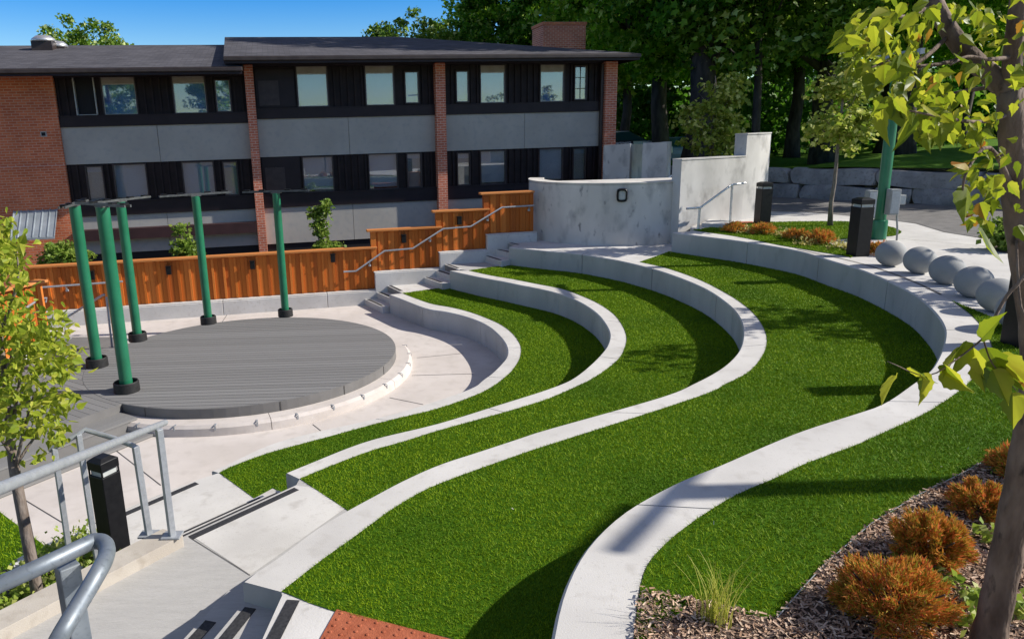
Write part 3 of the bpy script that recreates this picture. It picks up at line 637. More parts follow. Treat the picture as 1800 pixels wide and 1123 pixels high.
# ---------------------------------------------------------------- concrete ring kerb around the stage front
rk = thing('stage_kerb', 'low pale concrete ring kerb with steel clips around the front of the stage', 'kerb', (*SC, 0))
RW = .30
def ringprof(t):
    ro = SR+RW; ri = SR+.014; zt = .155
    return [((ri, 0)), (ri, zt), (ro-.05, zt), (ro, zt-.04), (ro+.01, 0)]
mb = MB(); ta, tb = t0-2*PI+.03, .32; gaps = [-2.08, -1.22, -.42]
segs = [(ta, gaps[0]), (gaps[0], gaps[1]), (gaps[1], gaps[2]), (gaps[2], tb)]
for a, c in segs:
    m = max(8, int((c-a)/.04)); base = len(mb.v)
    for i in range(m+1):
        t = a+.0015+(c-a-.003)*i/m
        for r, z in ringprof(t): mb.v.append((SC[0]+r*math.cos(t), SC[1]+r*math.sin(t), z))
    for i in range(m):
        for j in range(4): o_ = base+i*5+j; mb.f.append((o_, o_+1, o_+6, o_+5)[::-1]); mb.m.append(0)
    mb.f.append(tuple(base+j for j in range(5))); mb.f.append(tuple(base+m*5+j for j in reversed(range(5)))); mb.m += [0, 0]
mb.build('kerb', M['conc_pink'], rk)
for i in range(12):
    t = ta+.16+(tb-ta-.2)*i/11; c, s = math.cos(t), math.sin(t); mb = MB()
    for rr, zz, lx, lz in ((SR+RW-.04, .157, .075, .006), (SR+RW+.004, .12, .006, .06), (SR+RW-.076, .146, .006, .026)):
        mb.box((SC[0]+rr*c, SC[1]+rr*s, zz), (lx, .026, lz), t)
    mb.build('skate_clip', M['galv'], rk)
# ---------------------------------------------------------------- green posts on the stage
posts = [((220, 690), 2.885, .098, 'nearest green stage post, front of the deck'), ((168, 646), 2.80, .092, 'leftmost green stage post, its crossbar seen end on'),
         ((240, 600), 2.72, .088, 'green stage post at the back left beside the ramp'), ((365, 570), 2.70, .084, 'green stage post at the back, in front of the cedar fence'), ((501, 557), 2.68, .082, 'rightmost green stage post at the back edge of the deck')]
def stage_post(p, H, r, lab):
    x, y, z = U(*p, DZ); y += .08
    t = thing('stage_post', lab, 'post', (x, y, DZ), 0, 'green posts around the round stage')
    mb = MB(); mb.tube([(x, y, DZ), (x, y, DZ+H*.5), (x, y, DZ+H)], r, 28); mb.build('pole', M['gpole'], t, auto=40)
    mb = MB(); ro = r*1.95; mb.lathe((x, y, DZ), [(r+.015, .03), (r+.055, .03), (ro-.03, .04), (ro-.03, .15), (ro-.015, .165), (ro, .15), (ro+.004, .0)], 40); mb.build('collar', M['rubber'], t, auto=40)
    dx, dy = x-SC[0], y-SC[1]; a = math.atan2(dy, dx)+PI/2
    c, s = math.cos(a), math.sin(a); mb = MB(); zt = DZ+H+.035
    for o in (-.045, .045): mb.box((x-s*o, y+c*o, zt), (1.42, .02, .034), a)
    mb.box((x, y, zt-.03), (.2, .14, .02), a)
    mb.build('crossbar', M['barm'], t)
    for o in (-.6, -.25, .3, .62):
        mb = MB(); mb.box((x+c*o, y+s*o, zt+.028), (.12, .075, .03), a); mb.build('clamp', M['blackm'], t)
for a in posts: stage_post(*a)
# the tall green pole by the plaza, with its electrical boxes
x, y, z = U(1543, 420, T4)
t = thing('light_pole', 'tall green pole with grey electrical boxes on the upper plaza', 'pole', (x, y, T4))
mb = MB(); mb.tube([(x, y, T4), (x, y, T4+1.9), (x, y, T4+3.5)], [.106, .103, .10], 30); mb.build('pole', M['gpole'], t, auto=40)
mb = MB(); mb.lathe((x, y, T4), [(.145, 0), (.145, .35), (.14, .38), (.10, .39)], 30); mb.build('base_sleeve', M['gpole'], t, auto=40)
mb = MB(); mb.box((x, y, T4+3.52), (.09, 1.35, .1)); mb.build('crossbar', M['galv'], t)
for dx, dy, zz, d in ((-.36, -.2, .72, (.17, .16, .55)), (.06, -.24, .76, (.2, .16, .5)), (.20, -.21, .80, (.17, .16, .19))):
    mb = MB(); mb.box((x+dx, y+dy, T4+zz), d); b = mb.build('electrical_box', M['greyp'], t, bevel=.012)
    mb = MB(); mb.box((x+dx, y+dy-d[1]/2-.006, T4+zz), (d[0]*.82, .012, d[2]*.86)); mb.build('box_door', M['galv'], b, bevel=.003)
mb = MB(); mb.tube([(x+.20, y-.2, T4+.74), (x+.19, y-.22, T4+.45), (x+.22, y-.24, T4+.2), (x+.23, y-.24, T4)], .018, 10); mb.build('conduit', M['greyp'], t, smooth=True)
# a second pole outside the frame that throws the T shadow on the near bench
A = np.array(U(1690, 832, T4)[:2]); Bp = np.array(U(1205, 872, T4)[:2])
ph = 4.6; px_ = Bp[0]+ph/math.tan(SUN_EL)*math.cos(SUN_AZ); py_ = Bp[1]+ph/math.tan(SUN_EL)*math.sin(SUN_AZ)+.05
t = thing('light_pole', 'tall green pole beyond the right edge, throwing a T shadow on the bench', 'pole', (px_, py_, T4))
mb = MB(); mb.tube([(px_, py_, T4), (px_, py_, T4+ph)], .10, 24); mb.build('pole', M['gpole'], t, auto=40)
a = math.atan2(*(np.array(U(1280, 790, T4)[:2])-np.array(U(1090, 990, T4)[:2]))[::-1]); mb = MB(); mb.box((px_, py_, T4+ph+.04), (1.7, .07, .06), a); mb.build('crossbar', M['galv'], t)
# ---------------------------------------------------------------- cedar fence
fr = thing('cedar_fence', 'stepped orange cedar fence on a concrete footing behind the stage', 'fence', (*FA, 0), FH)
segs = [(-3.0, 4.96, 1.44, .37), (4.96, 6.62, 1.86, .82), (6.62, 7.86, 2.25, 1.22), (7.86, 9.14, 2.64, 1.6)]
for i, (s0, s1, zt, zb) in enumerate(segs):
    mb = MB(); mb.bx(s0+.0, s1, .02, .08, zb, zt-.05); s = s0+.02; k = 0
    while s < s1-.06:
        wdt = .125; mb.bx(s, min(s+wdt, s1-.004), -.004, .02, zb+.005+.002*(k % 2), zt-.06)
        if k % 2 == 0: mb.bx(s+wdt-.02, min(s+wdt+.035, s1-.001), -.032, -.003, zb+.01, zt-.075)
        s += wdt+.006; k += 1
    if i: mb.bx(s0-.05, s0+.08, -.045, .1, segs[i-1][3]+.01 if False else zb, zt-.06)
    mb.build('board_panel', M['wood'], fr)
    mb = MB(); mb.bx(s0-(.14 if i else 0), s1+(.09 if i < 3 else 0), -.10, .13, zt-.05, zt); mb.build('cap_rail', M['woodcap'], fr, bevel=.008)
    mb = MB(); z0 = -.1 if i == 0 else segs[i-1][3]-.45
    js_ = [s0]+([-1.2, 1.25, 3.75] if i == 0 else [])+[s1+(.06 if i < 3 else .05)]
    for ja, jb in zip(js_[:-1], js_[1:]):
        mb.bx(ja+(.005 if ja != s0 else 0), jb-.004, -.16-.002*i, .1, z0, zb-.03); mb.bx(ja+(.005 if ja != s0 else 0)-(.02 if i else 0), jb-.004+(.01 if jb == js_[-1] else 0), -.13, .1, zb-.03, zb-.002)
    mb.build('footing', M['conc'], fr, bevel=.012)
    for sj in ([-1.2, 1.2, 3.9] if i == 0 else []):
        pass
for s, z in ((-1.61, 1.15), (.09, 1.16), (2.02, 1.17), (3.95, 1.22), (5.73, 1.6), (7.16, 1.98)):
    mb = MB(); mb.bx(s-.055, s+.055, -.12, -.034, z-.1, z+.09); mb.bx(s-.065, s+.065, -.135, -.034, z+.09, z+.105); mb.build('step_light', M['blackm'], fr, bevel=.006)
# return leg of the fence on the left, coming towards the camera
pa = np.array(U(86, 600, .3)[:2]); pb = pa+np.array([-1.35, -3.3])
L_ = np.linalg.norm(pb-pa); ra = math.atan2(*(pb-pa)[::-1])
f2_ = thing('cedar_fence', 'low orange cedar fence leg behind the young maple at the left', 'fence', (*pa, 0), ra)
mb = MB(); mb.bx(0, L_, -.02, .03, .25, 1.5); s = 0.0; k = 0
while s < L_-.05:
    mb.bx(s, s+.12, -.05, -.02, .24, 1.49)
    mb.bx(s, s+.12, .03, .055, .24, 1.49)
    if k % 2 == 0: mb.bx(s+.1, s+.15, .055, .085, .25, 1.48)
    s += .127; k += 1
mb.build('board_panel', M['wood'], f2_)
mb = MB(); mb.bx(-.08, L_, -.12, .15, 1.5, 1.55); mb.build('cap_rail', M['woodcap'], f2_, bevel=.008)
mb = MB(); mb.bx(-.05, L_, -.1, .12, -.05, .24); mb.build('footing', M['conc'], f2_)
# ---------------------------------------------------------------- handrails
def rail(label, path, r=.021, brackets=(), m='galv', name='handrail', posts=(), pr=.024, disc=True):
    t = thing(name, label, 'handrail', tuple(path[0]), 0)
    mb = MB(); mb.tube(path, r, 14); mb.build('rail', M[m], t, auto=50)
    for a, b in brackets:
        mb = MB(); a = np.array(a); b = np.array(b); mb.tube([a, a+(b-a)*.5+np.array([0, 0, -.05]), b+np.array([0, 0, -.06]), b], .008, 8)
        dv = (b-a)
        if disc: mb.lathe((b[0], b[1], b[2]-.1), [(.0, 0), (.035, .005), (.035, .05), (.0, .055)], 12); mb.build('bracket', M[m], t)
    for base, top in posts:
        mb = MB(); mb.tube([base, top], pr, 4); mb.box((base[0], base[1], base[2]+.008), (.15, .12, .016)); mb.build('post', M[m], t, bevel=.003)
    return t
def fl(s, d, z): return (*fp(s, d), z)
pts = [fl(s, -.13, z) for s, z in ((4.19, .87), (4.5, .87), (5.23, 1.33), (5.94, 1.35), (6.73, 1.80), (7.44, 1.82), (8.26, 2.26), (9.11, 2.27))]
rail('long galvanised handrail climbing along the cedar fence', pts, .022, [((*fp(s, -.13), z-.02), (*fp(s, -.04), z-.04)) for s, z in ((4.85, 1.09), (6.4, 1.62), (7.9, 2.07), (9.0, 2.26))])
rail('short level handrail on the cedar fence behind the left posts', [fl(-2.75, -.12, .95), fl(-.95, -.12, .97)], .022, [((*fp(-2.2, -.12), .93), (*fp(-2.2, -.04), .9))])
ba = U(118, 596, .15); bb = U(197, 612, .15)
rail('sloping galvanised handrail on two posts left of the stage', [UY(107, 564, ba[1]), UY(112, 561, ba[1]), UY(180, 519, bb[1]), UY(184, 518, bb[1])], .022, posts=[(ba, UY(112, 562, ba[1])), (bb, UY(187, 522, bb[1]-.0))])
rail('short handrail on the low cedar fence leg', [UY(46, 541, pa[1]-.8), UY(70, 525, pa[1]+.15), UY(82, 524, pa[1]+.2), UY(80, 531, pa[1]+.2)], .022)
# railing by the stepped wall
b1_ = U(1227, 403, T4); b2_ = U(1283, 396, T4)
rail('angled steel handrail in front of the pale stepped wall', [UY(1207, 367, b1_[1]-.15), UY(1231, 365, b1_[1]), UY(1286, 325, b2_[1]), UY(1310, 322, b2_[1]+.2)], .026, posts=[(b1_, UY(1230, 366, b1_[1])), (b2_, UY(1287, 326, b2_[1]))], pr=.03, m='steel')
# near railing climbing to the left
q0 = np.array(U(276, 748, 1.93)); q1 = np.array(UY(0, 858, 2.55))
dv = (q1-q0); e0 = q0-dv*.11
p0 = np.array(U(303, 942, 1.0)); p0b = np.array(U(262, 940, .9))
rail('long round galvanised handrail rising to the left edge on square posts', [tuple(e0), tuple(q0), tuple(q1+dv*.3)], .0255,
     [(tuple(q0-dv*.06+np.array([0, 0, -.02])), (q0[0]+.02, q0[1]+.07, q0[2]-.12)), (tuple(q0+dv*.2+np.array([0, 0, -.02])), (q0[0]+dv[0]*.2+.02, q0[1]+dv[1]*.2+.07, q0[2]+dv[2]*.2-.12))],
     posts=[(tuple(p0), (p0[0], p0[1], 1.93)), (tuple(p0b), UY(238, 784, p0b[1]))], pr=.034, disc=False)
zb = .42
pc = np.array(U(165, 945, .8)); pd_ = np.array(U(118, 950, .8)); 
tc_, td_ = np.array(UY(138, 763, pc[1])), np.array(UY(95, 786, pd_[1]))
rail('short cranked handrail behind the near railing', [tuple(td_+(td_-tc_)*.2), tuple(td_), tuple(tc_), tuple(UY(150, 755, pc[1]+.05)), tuple(UY(200, 770, pc[1]+.02)), tuple(UY(236, 784, p0b[1]+.05))], .022, m='galv',
     posts=[(tuple(pc-np.array([0, 0, .3])), tuple(tc_)), (tuple(pd_-np.array([0, 0, .3])), tuple(td_))], pr=.03)
# nearest railing end, bent round on itself beside the camera
Yn = 1.42
c0 = [UY(-60, 1052, 1.28), UY(60, 1000, 1.34), UY(140, 962, Yn), UY(165, 951, Yn+.03), UY(184, 955, Yn+.02), UY(187, 975, Yn-.02), UY(170, 1010, Yn-.1), UY(110, 1110, 1.22), UY(85, 1160, 1.13)]
c0 = [tuple(p) for p in catmull(c0, 5)]
nb = UY(137, 1123, 1.38); tb_ = UY(117, 990, 1.40)
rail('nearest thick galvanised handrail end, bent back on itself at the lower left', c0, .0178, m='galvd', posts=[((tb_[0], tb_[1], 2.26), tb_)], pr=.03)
# ---------------------------------------------------------------- bollard lights
def bollard(p, z, H, wd, rz, lab):
    x, y, _ = U(*p, z) if len(p) == 2 else p
    t = thing('bollard_light', lab, 'bollard light', (x, y, z), 0, 'black square bollard lights'); h = wd/2
    mb = MB(); mb.box((x, y, z+(H-.16)/2), (wd, wd, H-.16), rz); mb.build('post', M['blackm'], t, bevel=.006)
    mb = MB(); mb.box((x, y, z+H-.135), (wd*.8, wd*.8, .05), rz); mb.build('lens', M['lens'], t)
    mb = MB(); b = len(mb.v); c_, s_ = math.cos(rz), math.sin(rz)
    for zz, hh in ((H-.11, h), (H-.03, h), (H, h*.55)):
        for i, j in ((-1, -1), (1, -1), (1, 1), (-1, 1)): mb.v.append((x+(i*c_-j*s_)*hh, y+(i*s_+j*c_)*hh, z+zz))
    mb.f += [(3, 2, 1, 0), (8, 9, 10, 11)]+[(l*4+k, l*4+(k+1) % 4, l*4+4+(k+1) % 4, l*4+4+k) for l in (0, 1) for k in range(4)]; mb.m += [0]*10
    mb.build('cap', M['blackm'], t, bevel=.005)
    for i, j in ((-1, -1), (1, -1), (1, 1), (-1, 1)):
        mb = MB(); mb.box((x+(i*c_-j*s_)*h*.9, y+(i*s_+j*c_)*h*.9, z+H-.135), (.012, .012, .055), rz); mb.build('cap_support', M['blackm'], t)
bollard((206, 985), .42, 1.03, .185, -.49, 'black bollard light behind the near railing posts')
bollard((1507, 449), T4, 1.02, .26, .12, 'black bollard light next to the first sphere, in front of the green pole')
bollard((1339, 393), T4, .99, .27, .15, 'black bollard light in front of the end of the pale stepped wall')
x, y, z = U(1806, 612, T4)
bollard((x+.02, y+.1, z), T4, 1.02, .26, .1, 'black bollard light cut by the right edge, beyond the last sphere')
# ---------------------------------------------------------------- concrete spheres
for i, (p, lab) in enumerate([((1566, 468), 'grey concrete sphere next to the black bollard light, farthest of the row'), ((1617, 481), 'second grey concrete sphere from the bollard light, in tree shade'), ((1665, 500), 'third grey concrete sphere from the bollard light'), ((1712, 523), 'fourth grey concrete sphere from the bollard light'), ((1755, 549), 'fifth grey concrete sphere, partly behind a bare twig'), ((1792, 580), 'nearest grey concrete sphere, cut by the trunk at the right edge')]):
    x, y, z = U(*p, T4); r = .225
    mb = MB(); pr = [(max(r*math.sin(PI*k/24), 1e-4), (r-r*math.cos(PI*k/24))*.93-.006) for k in range(25)]
    mb.lathe((x, y+.04, T4), pr, 40); o = mb.build('concrete_sphere', M['ball'], smooth=True); tag(o, lab, 'sphere', 'row of concrete spheres')
# ---------------------------------------------------------------- the building (local: x along the facade, y depth, z up)
BA = (-5.38, 23.0); BH = .203
_b = UY(450, 300, 23.0); BA = (_b[0], 23.0)
def FB(px, py, yl=0.0):
    A = (BA[0]-math.sin(BH)*yl, BA[1]+math.cos(BH)*yl); return UP(px, py, A, BH)
bl = thing('apartment_building', 'two storey brick and dark clad building with grey panels and shingled roof', 'building', (*BA, 0), BH)
def part(name, boxes, m, parent=bl, bevel=0):
    mb = MB()
    for b in boxes: mb.bx(*b)
    return mb.build(name, M[m], parent, bevel=bevel)
X0, X1 = -5.45, 11.7
part('core_wall', [(-12, 11.95, .12, 10, -.6, 6.3)], 'band')
# bands bay by bay between the pillars
bays = [(-5.45, -.11, -.10), (.16, 5.74, 0), (6.06, 11.50, 0)]
for i, (a, b, dz) in enumerate(bays):
    part('grey_panel', [(a, (a+b)/2-.006, 0, .13, 3.56+dz*.3, 4.70+dz), ((a+b)/2+.006, b, 0, .13, 3.56+dz*.3, 4.70+dz)], 'panel')
    part('sill_band', [(a, b, -.05, .14, 4.702+dz, 5.0+dz), (a, b, -.075, .14, 5.0+dz, 5.03+dz)], 'band')
    part('sill_band', [(a, b, -.05, .14, 1.99, 2.38), (a, b, -.075, .14, 2.38, 2.42)], 'band')
    part('grey_panel', [(a, (a+b)/2-.006, 0, .13, .84, 1.985), ((a+b)/2+.006, b, 0, .13, .84, 1.985)], 'panel')
part('maroon_beam', [(-5.4, -.12, -.35, -.01, 1.28, 1.60)], 'maroon')
part('base_recess', [(-5.45, 11.5, .05, .13, -.6, .83)], 'dark')
part('frieze', [(-.5, 11.9, -.06, .16, 6.24, 6.44)], 'band'); part('frieze', [(-12, -.12, -.06, .16, 5.98, 6.16)], 'band')
wins = [[(-4.92,-4.41,4.95,6.00,'o'), (-4.18,-3.27,4.93,6.0,'v'), (-2.2,-1.29,4.93,6.0,'v'), (-.98,-.58,4.96,5.85,'p')],
        [(1.45,2.36,5.05,6.22,'v'), (3.56,4.44,5.05,6.22,'v'), (4.82,5.23,5.1,6.02,'p')],
        [(6.49,6.87,5.1,6.02,'p'), (7.29,8.1,5.05,6.2,'v'), (9.33,10.14,5.05,6.2,'v'), (10.54,10.93,5.1,6.14,'g')]]
wlow = [[(-4.91,-4.48,2.46,3.44,'d'), (-4.14,-3.25,2.45,3.47,'b'), (-2.17,-1.28,2.48,3.47,'b'), (-.96,-.59,2.46,3.43,'d')],
        [(1.46,2.37,2.44,3.5,'b'), (3.55,4.44,2.44,3.52,'b'), (4.80,5.23,2.46,3.5,'d')],
        [(6.48,6.87,2.46,3.46,'d'), (7.27,8.1,2.44,3.5,'b'), (9.31,10.12,2.46,3.51,'b'), (10.53,10.95,2.48,3.48,'d')]]
def window(x0, x1, z0, z1, kind, yf=.0):
    f = .035; dk = kind in 'od'
    fr_ = part('window', [(x0-f, x0, yf-.03, .1, z0-f, z1+f), (x1, x1+f, yf-.03, .1, z0-f, z1+f), (x0, x1, yf-.03, .1, z1, z1+f), (x0, x1, yf-.045, .1, z0-f, z0)], 'frame' if kind != 'o' else 'frame_lt')
    if kind != 'o': part('pane', [(x0, x1, yf+.03, yf+.036, z0, z1)], 'glass', fr_)
    part('reveal', [(x0, x1, .105, .118, z0, z1)], 'dark', fr_)
    if kind == 'v':
        part('valance', [(x0, x1, yf+.0, yf+.028, z1-.2, z1)], 'valance', fr_)
        part('sash', [(x0, x1, yf+.008, yf+.03, z1-.225, z1-.2), (x0, x0+.02, yf+.008, yf+.03, z0, z1-.225), (x1-.02, x1, yf+.008, yf+.03, z0, z1-.225), (x0+.02, x1-.02, yf+.008, yf+.03, z0, z0+.02)], 'frame_lt', fr_)
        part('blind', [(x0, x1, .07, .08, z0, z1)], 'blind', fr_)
    if kind in 'pg':
        part('sash', [(x0, x0+.016, yf+.008, yf+.03, z0, z1), (x1-.016, x1, yf+.008, yf+.03, z0, z1), (x0+.016, x1-.016, yf+.008, yf+.03, z0, z0+.016)], 'frame_lt', fr_)
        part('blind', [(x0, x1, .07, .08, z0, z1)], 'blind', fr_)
    if kind == 'g': part('glazing_bar', [((x0+x1)/2-.01, (x0+x1)/2+.01, yf+.012, yf+.03, z0, z1)]+[(x0, x1, yf+.012, yf+.03, z0+k*(z1-z0)/3-.01, z0+k*(z1-z0)/3+.01) for k in (1, 2)], 'frame', fr_)
    if kind == 'b':
        part('blind', [(x0, x1, .07, .08, z0+.07, z1)], 'blindg', fr_); part('blind_rail', [(x0, x1, .06, .085, z0+.045, z0+.07)], 'frame_lt', fr_)
    if kind == 'd':
        part('curtain', [(x0, x1, .085, .095, z0, z1)], 'panel', fr_)
        part('blind', [(x0, x1, .07, .08, z1-.15, z1)], 'blindg', fr_)
for rows, (zb, zt) in ((wins, (5.03, 6.24)), (wlow, (2.42, 3.56))):
    for bi, (ws, (a, b, dz)) in enumerate(zip(rows, bays)):
        z0, z1 = zb+dz, (zt if bi else zt-.24 if zb > 4 else 3.53)
        mb = MB(); ex = [(w_[0]-.06, w_[1]+.06) for w_ in ws]
        if bi == 1: ex.append((a, 1.40))
        # clad surface pieces around the windows
        xs = a
        for w_ in sorted(ws):
            mb.bx(xs, w_[0]-.035, .055, .1, z0, z1); xs = w_[1]+.035
            mb.bx(w_[0]-.035, w_[1]+.035, .055, .1, w_[3]+.035, max(z1, w_[3]+.036)); mb.bx(w_[0]-.035, w_[1]+.035, .055, .1, min(z0, w_[2]-.036), w_[2]-.036)
        mb.bx(xs, b, .055, .1, z0, z1)
        x = a+.06
        while x < b-.05:
            if not any(e0 < x+.035 and x-.035 < e1 for e0, e1 in ex): mb.bx(x-.03, x+.03, .0, .054, z0, z1)
            x += .215
        mb.build('cladding', M['brown'], bl)
        for w_ in ws: window(*w_)
for z0 in (5.05, 2.45):
    part('flush_panel', [(.2, 1.36, .02, .053, z0, z0+1.1)], 'band'); part('louvre', [(.27, .88, -.005, .019, z0+.05, z0+.78)], 'frame')
for s0, s1, zb_ in ((-.10, .155, -.6), (5.745, 6.055, -.6), (11.51, 11.92, -.6)):
    part('brick_pillar', [(s0, s1, -.28, .13, zb_, 6.27)], 'brickp')
part('downpipe', [(11.40, 11.49, -.16, -.06, 0, 6.2)], 'gutter')
# brick end on the left
part('brick_wall', [(-12, -5.45, -.10, .125, -.6, 6.03)], 'brick')
part('soldier_course', [(-12, -5.447, -.112, -.101, 3.50, 3.57)], 'brickp')
part('wall_vent', [(-5.98, -5.82, -.13, -.101, 4.35, 4.5)], 'frame_lt'); part('wall_vent', [(-5.955, -5.845, -.135, -.131, 4.375, 4.475)], 'dark')
aw = MB(); sl_ = [(-7.02, -5.84)]
for k in range(7):
    x = -7.02+1.18*k/6
    aw.add([(x-.012, -.11, 2.25), (x+.012, -.11, 2.25), (x+.012, -.78, 1.52), (x-.012, -.78, 1.52), (x-.012, -.11, 2.28), (x+.012, -.11, 2.28), (x+.012, -.78, 1.55), (x-.012, -.78, 1.55)], [(4, 5, 6, 7), (0, 1, 5, 4), (1, 2, 6, 5), (2, 3, 7, 6), (3, 0, 4, 7)])
aw.add([(-7.02, -.11, 2.25), (-5.84, -.11, 2.25), (-5.84, -.78, 1.52), (-7.02, -.78, 1.52), (-7.02, -.11, 2.22), (-5.84, -.11, 2.22), (-5.84, -.78, 1.46), (-7.02, -.78, 1.46)], [(3, 2, 1, 0), (4, 5, 6, 7), (2, 3, 7, 6), (0, 3, 7, 4), (1, 2, 6, 5)])
aw.build('awning', M['zinc'], bl)
# roofs
OV = 1.2
def eave_z(z): return z
def roof(name, x0, x1, ze, zr, yr, hipx=None, x0r=None, yb=10.8):
    mb = MB(); x0r = x0 if x0r is None else x0r; xr = x1 if hipx is None else hipx
    th = .07
    V = [(x0, -OV, ze), (x1, -OV, ze), (x1, yb, ze), (x0, yb, ze), (x0r, yr, zr), (xr, yr, zr)]
    mb.add(V, [(0, 1, 5, 4), (1, 2, 5), (2, 3, 4, 5), (3, 0, 4)])
    mb.add([(x, y, z-.05) for x, y, z in V[:4]], [(3, 2, 1, 0)])
    return mb.build(name, M['shingle'], bl)
ZM, ZL = 6.42, 6.14
rz = FB(500, 65.5, 5)[1]; rl = FB(200, 80, 4.6)[1]
xl, xr_ = FB(393, 100, -OV)[0], FB(1125, 98, -OV)[0]
roof('roof', xl, xr_, ZM, rz, 5.0, hipx=FB(700, 66, 5)[0], x0r=FB(395, 66, 5)[0])
roof('roof', -14, FB(400, 120, -OV)[0]+.4, ZL, rl, 4.6, x0r=-14)
xe = FB(425, 122, -OV)[0]
part('fascia', [(xl, xr_, -OV+.0, -OV+.03, ZM-.20, ZM-.045)], 'band'); part('soffit', [(xl+.02, xr_-.02, -OV+.03, .1, ZM-.075, ZM-.052)], 'band')
part('gutter', [(xl-.02, xr_+.02, -OV-.075, -OV-.002, ZM-.13, ZM-.015)], 'gutter', bevel=.02)
part('fascia', [(-14, xe, -OV+.0, -OV+.03, ZL-.20, ZL-.045)], 'band'); part('soffit', [(-14, xe-.02, -OV+.03, .1, ZL-.075, ZL-.052)], 'band')
part('gutter', [(-14, xe+.02, -OV-.075, -OV-.002, ZL-.13, ZL-.015)], 'gutter', bevel=.02)
part('fascia', [(xr_-.03, xr_, -OV+.03, 10.8, ZM-.20, ZM-.05)], 'band')
mb = MB(); ga = FB(393, 100, -OV); mb.add([(xl+.005, -OV, ZM-.2), (xl+.005, 5, ZM-.2), (FB(395, 66, 5)[0]+.005, 5, rz-.03)], [(0, 2, 1)]); mb.build('gable_wall', M['frame_lt'], bl)
# chimney and roof vents
c0, zt = FB(955, 39, 5.6); c1, _ = FB(1026, 39, 5.6)
part('chimney', [(c0, c1+.1, 5.6, 6.9, 6.3, zt-.12)], 'brickp'); part('chimney_cap', [(c0-.03, c1+.13, 5.57, 6.93, zt-.12, zt)], 'brick')
for px, py, wd in ((75, 62, .62), (101, 72, .5)):
    s, z = FB(px, py, 3.4+(.5 if px > 80 else 0)); yl = 3.4+(.5 if px > 80 else 0)
    vt = part('roof_vent', [(s-wd/2, s+wd/2, yl-.3, yl+.3, z-.9, z-.22)], 'gutter')
    mb = MB(); mb.lathe((s, yl, z-.22), [(wd*.55, 0), (wd*.62, .03), (wd*.55, .10), (wd*.35, .19), (.01, .22)], 20); mb.build('vent_dome', M['steel'], vt, smooth=True)
# ---------------------------------------------------------------- satellite dish
x, y, z = UY(70, 437, 21.9); t = thing('satellite_dish', 'round grey satellite dish below the metal awning on the brick wall', 'satellite dish', (x, y, -.6))
mb = MB(); K = 10; mb.tube([(x, y+.12, -.6), (x, y+.12, z)], .03, 8); mb.build('mast', M['gutter'], t)
mb = MB(); n = 28; b = 0; ax = np.array([.1, -.95, .25]); ax /= np.linalg.norm(ax); e1 = np.cross(ax, [0, 0, 1]); e1 /= np.linalg.norm(e1); e2 = np.cross(e1, ax)
for rr, dp in ((.005, -.07), (.2, -.05), (.36, -.01), (.5, .05)):
    for k in range(n): a = 2*PI*k/n; mb.v.append(tuple(np.array([x, y, z])+rr*(math.cos(a)*e1+math.sin(a)*e2)+ax*dp))
for i in range(3):
    for k in range(n): mb.f.append((i*n+k, i*n+(k+1) % n, (i+1)*n+(k+1) % n, (i+1)*n+k)); mb.m.append(0)
mb.build('reflector', M['dish'], t, smooth=True)
# ---------------------------------------------------------------- round wall, stepped wall, back walls
DC = np.array([4.95, 19.62]); DR = 2.26
dr = thing('round_wall', 'round stained concrete retaining wall with a bulkhead lamp', 'wall', (*DC, T3)); mb = MB()
angs = np.linspace(R_(160), R_(301), 60); zt = 2.86
pr = [(DR, T3-.3), (DR, zt-.06), (DR-.02, zt-.06), (DR-.02, zt-.035), (DR+.012, zt-.03), (DR+.012, zt), (DR-.38, zt), (DR-.38, T3-.3)]
for a in angs:
    for r, z in pr: mb.v.append((DC[0]+r*math.cos(a), DC[1]+r*math.sin(a), z))
for i in range(len(angs)-1):
    for j in range(len(pr)-1): mb.f.append((i*8+j, (i+1)*8+j, (i+1)*8+j+1, i*8+j+1)); mb.m.append(0)
mb.f.append(tuple(range(8))[::-1]); mb.f.append(tuple((len(angs)-1)*8+j for j in range(8))); mb.m += [0, 0]
mb.build('wall_ring', M['conc_old'], dr, auto=35)
mb = MB(); mb.prism([(DC[0]+(DR-.385)*math.cos(a), DC[1]+(DR-.385)*math.sin(a)) for a in np.linspace(R_(185), R_(355), 30)], zt-.4, zt-.05); mb.build('wall_slab', M['conc_top'], dr)
lx, ly, lz = UY(1093, 343, DC[1]-DR+.05); la = math.atan2(ly-DC[1], lx-DC[0]); rad = np.array([math.cos(la), math.sin(la), 0]); tg = np.array([-rad[1], rad[0], 0])
ctr = np.array([DC[0], DC[1], lz])+rad*(DR+.05)
mb = MB(); ring = []
for r_, dpt in ((1.0, -.05), (1.0, .02), (.86, .055), (.70, .055), (.66, .02)):
    for k in range(20):
        a = 2*PI*k/20; sq = lambda v: math.copysign(abs(v)**.5, v)
        mb.v.append(tuple(ctr+tg*sq(math.cos(a))*.125*r_+np.array([0, 0, 1])*sq(math.sin(a))*.16*r_+rad*dpt))
for i in range(4):
    for k in range(20): mb.f.append((i*20+k, i*20+(k+1) % 20, (i+1)*20+(k+1) % 20, (i+1)*20+k)); mb.m.append(0)
lp_ = mb.build('bulkhead_lamp', M['blackm'], dr)
mb = MB(); mb.box(ctr+rad*.01, (.17, .03, .22), ax=(tg, rad, (0, 0, 1))); mb.build('lamp_glass', M['lens'], lp_, bevel=.01)
tw = thing('stepped_wall', 'pale sunlit concrete wall stepping up to a rounded end', 'wall', (*U(1194, 405, T4)[:2], T4))
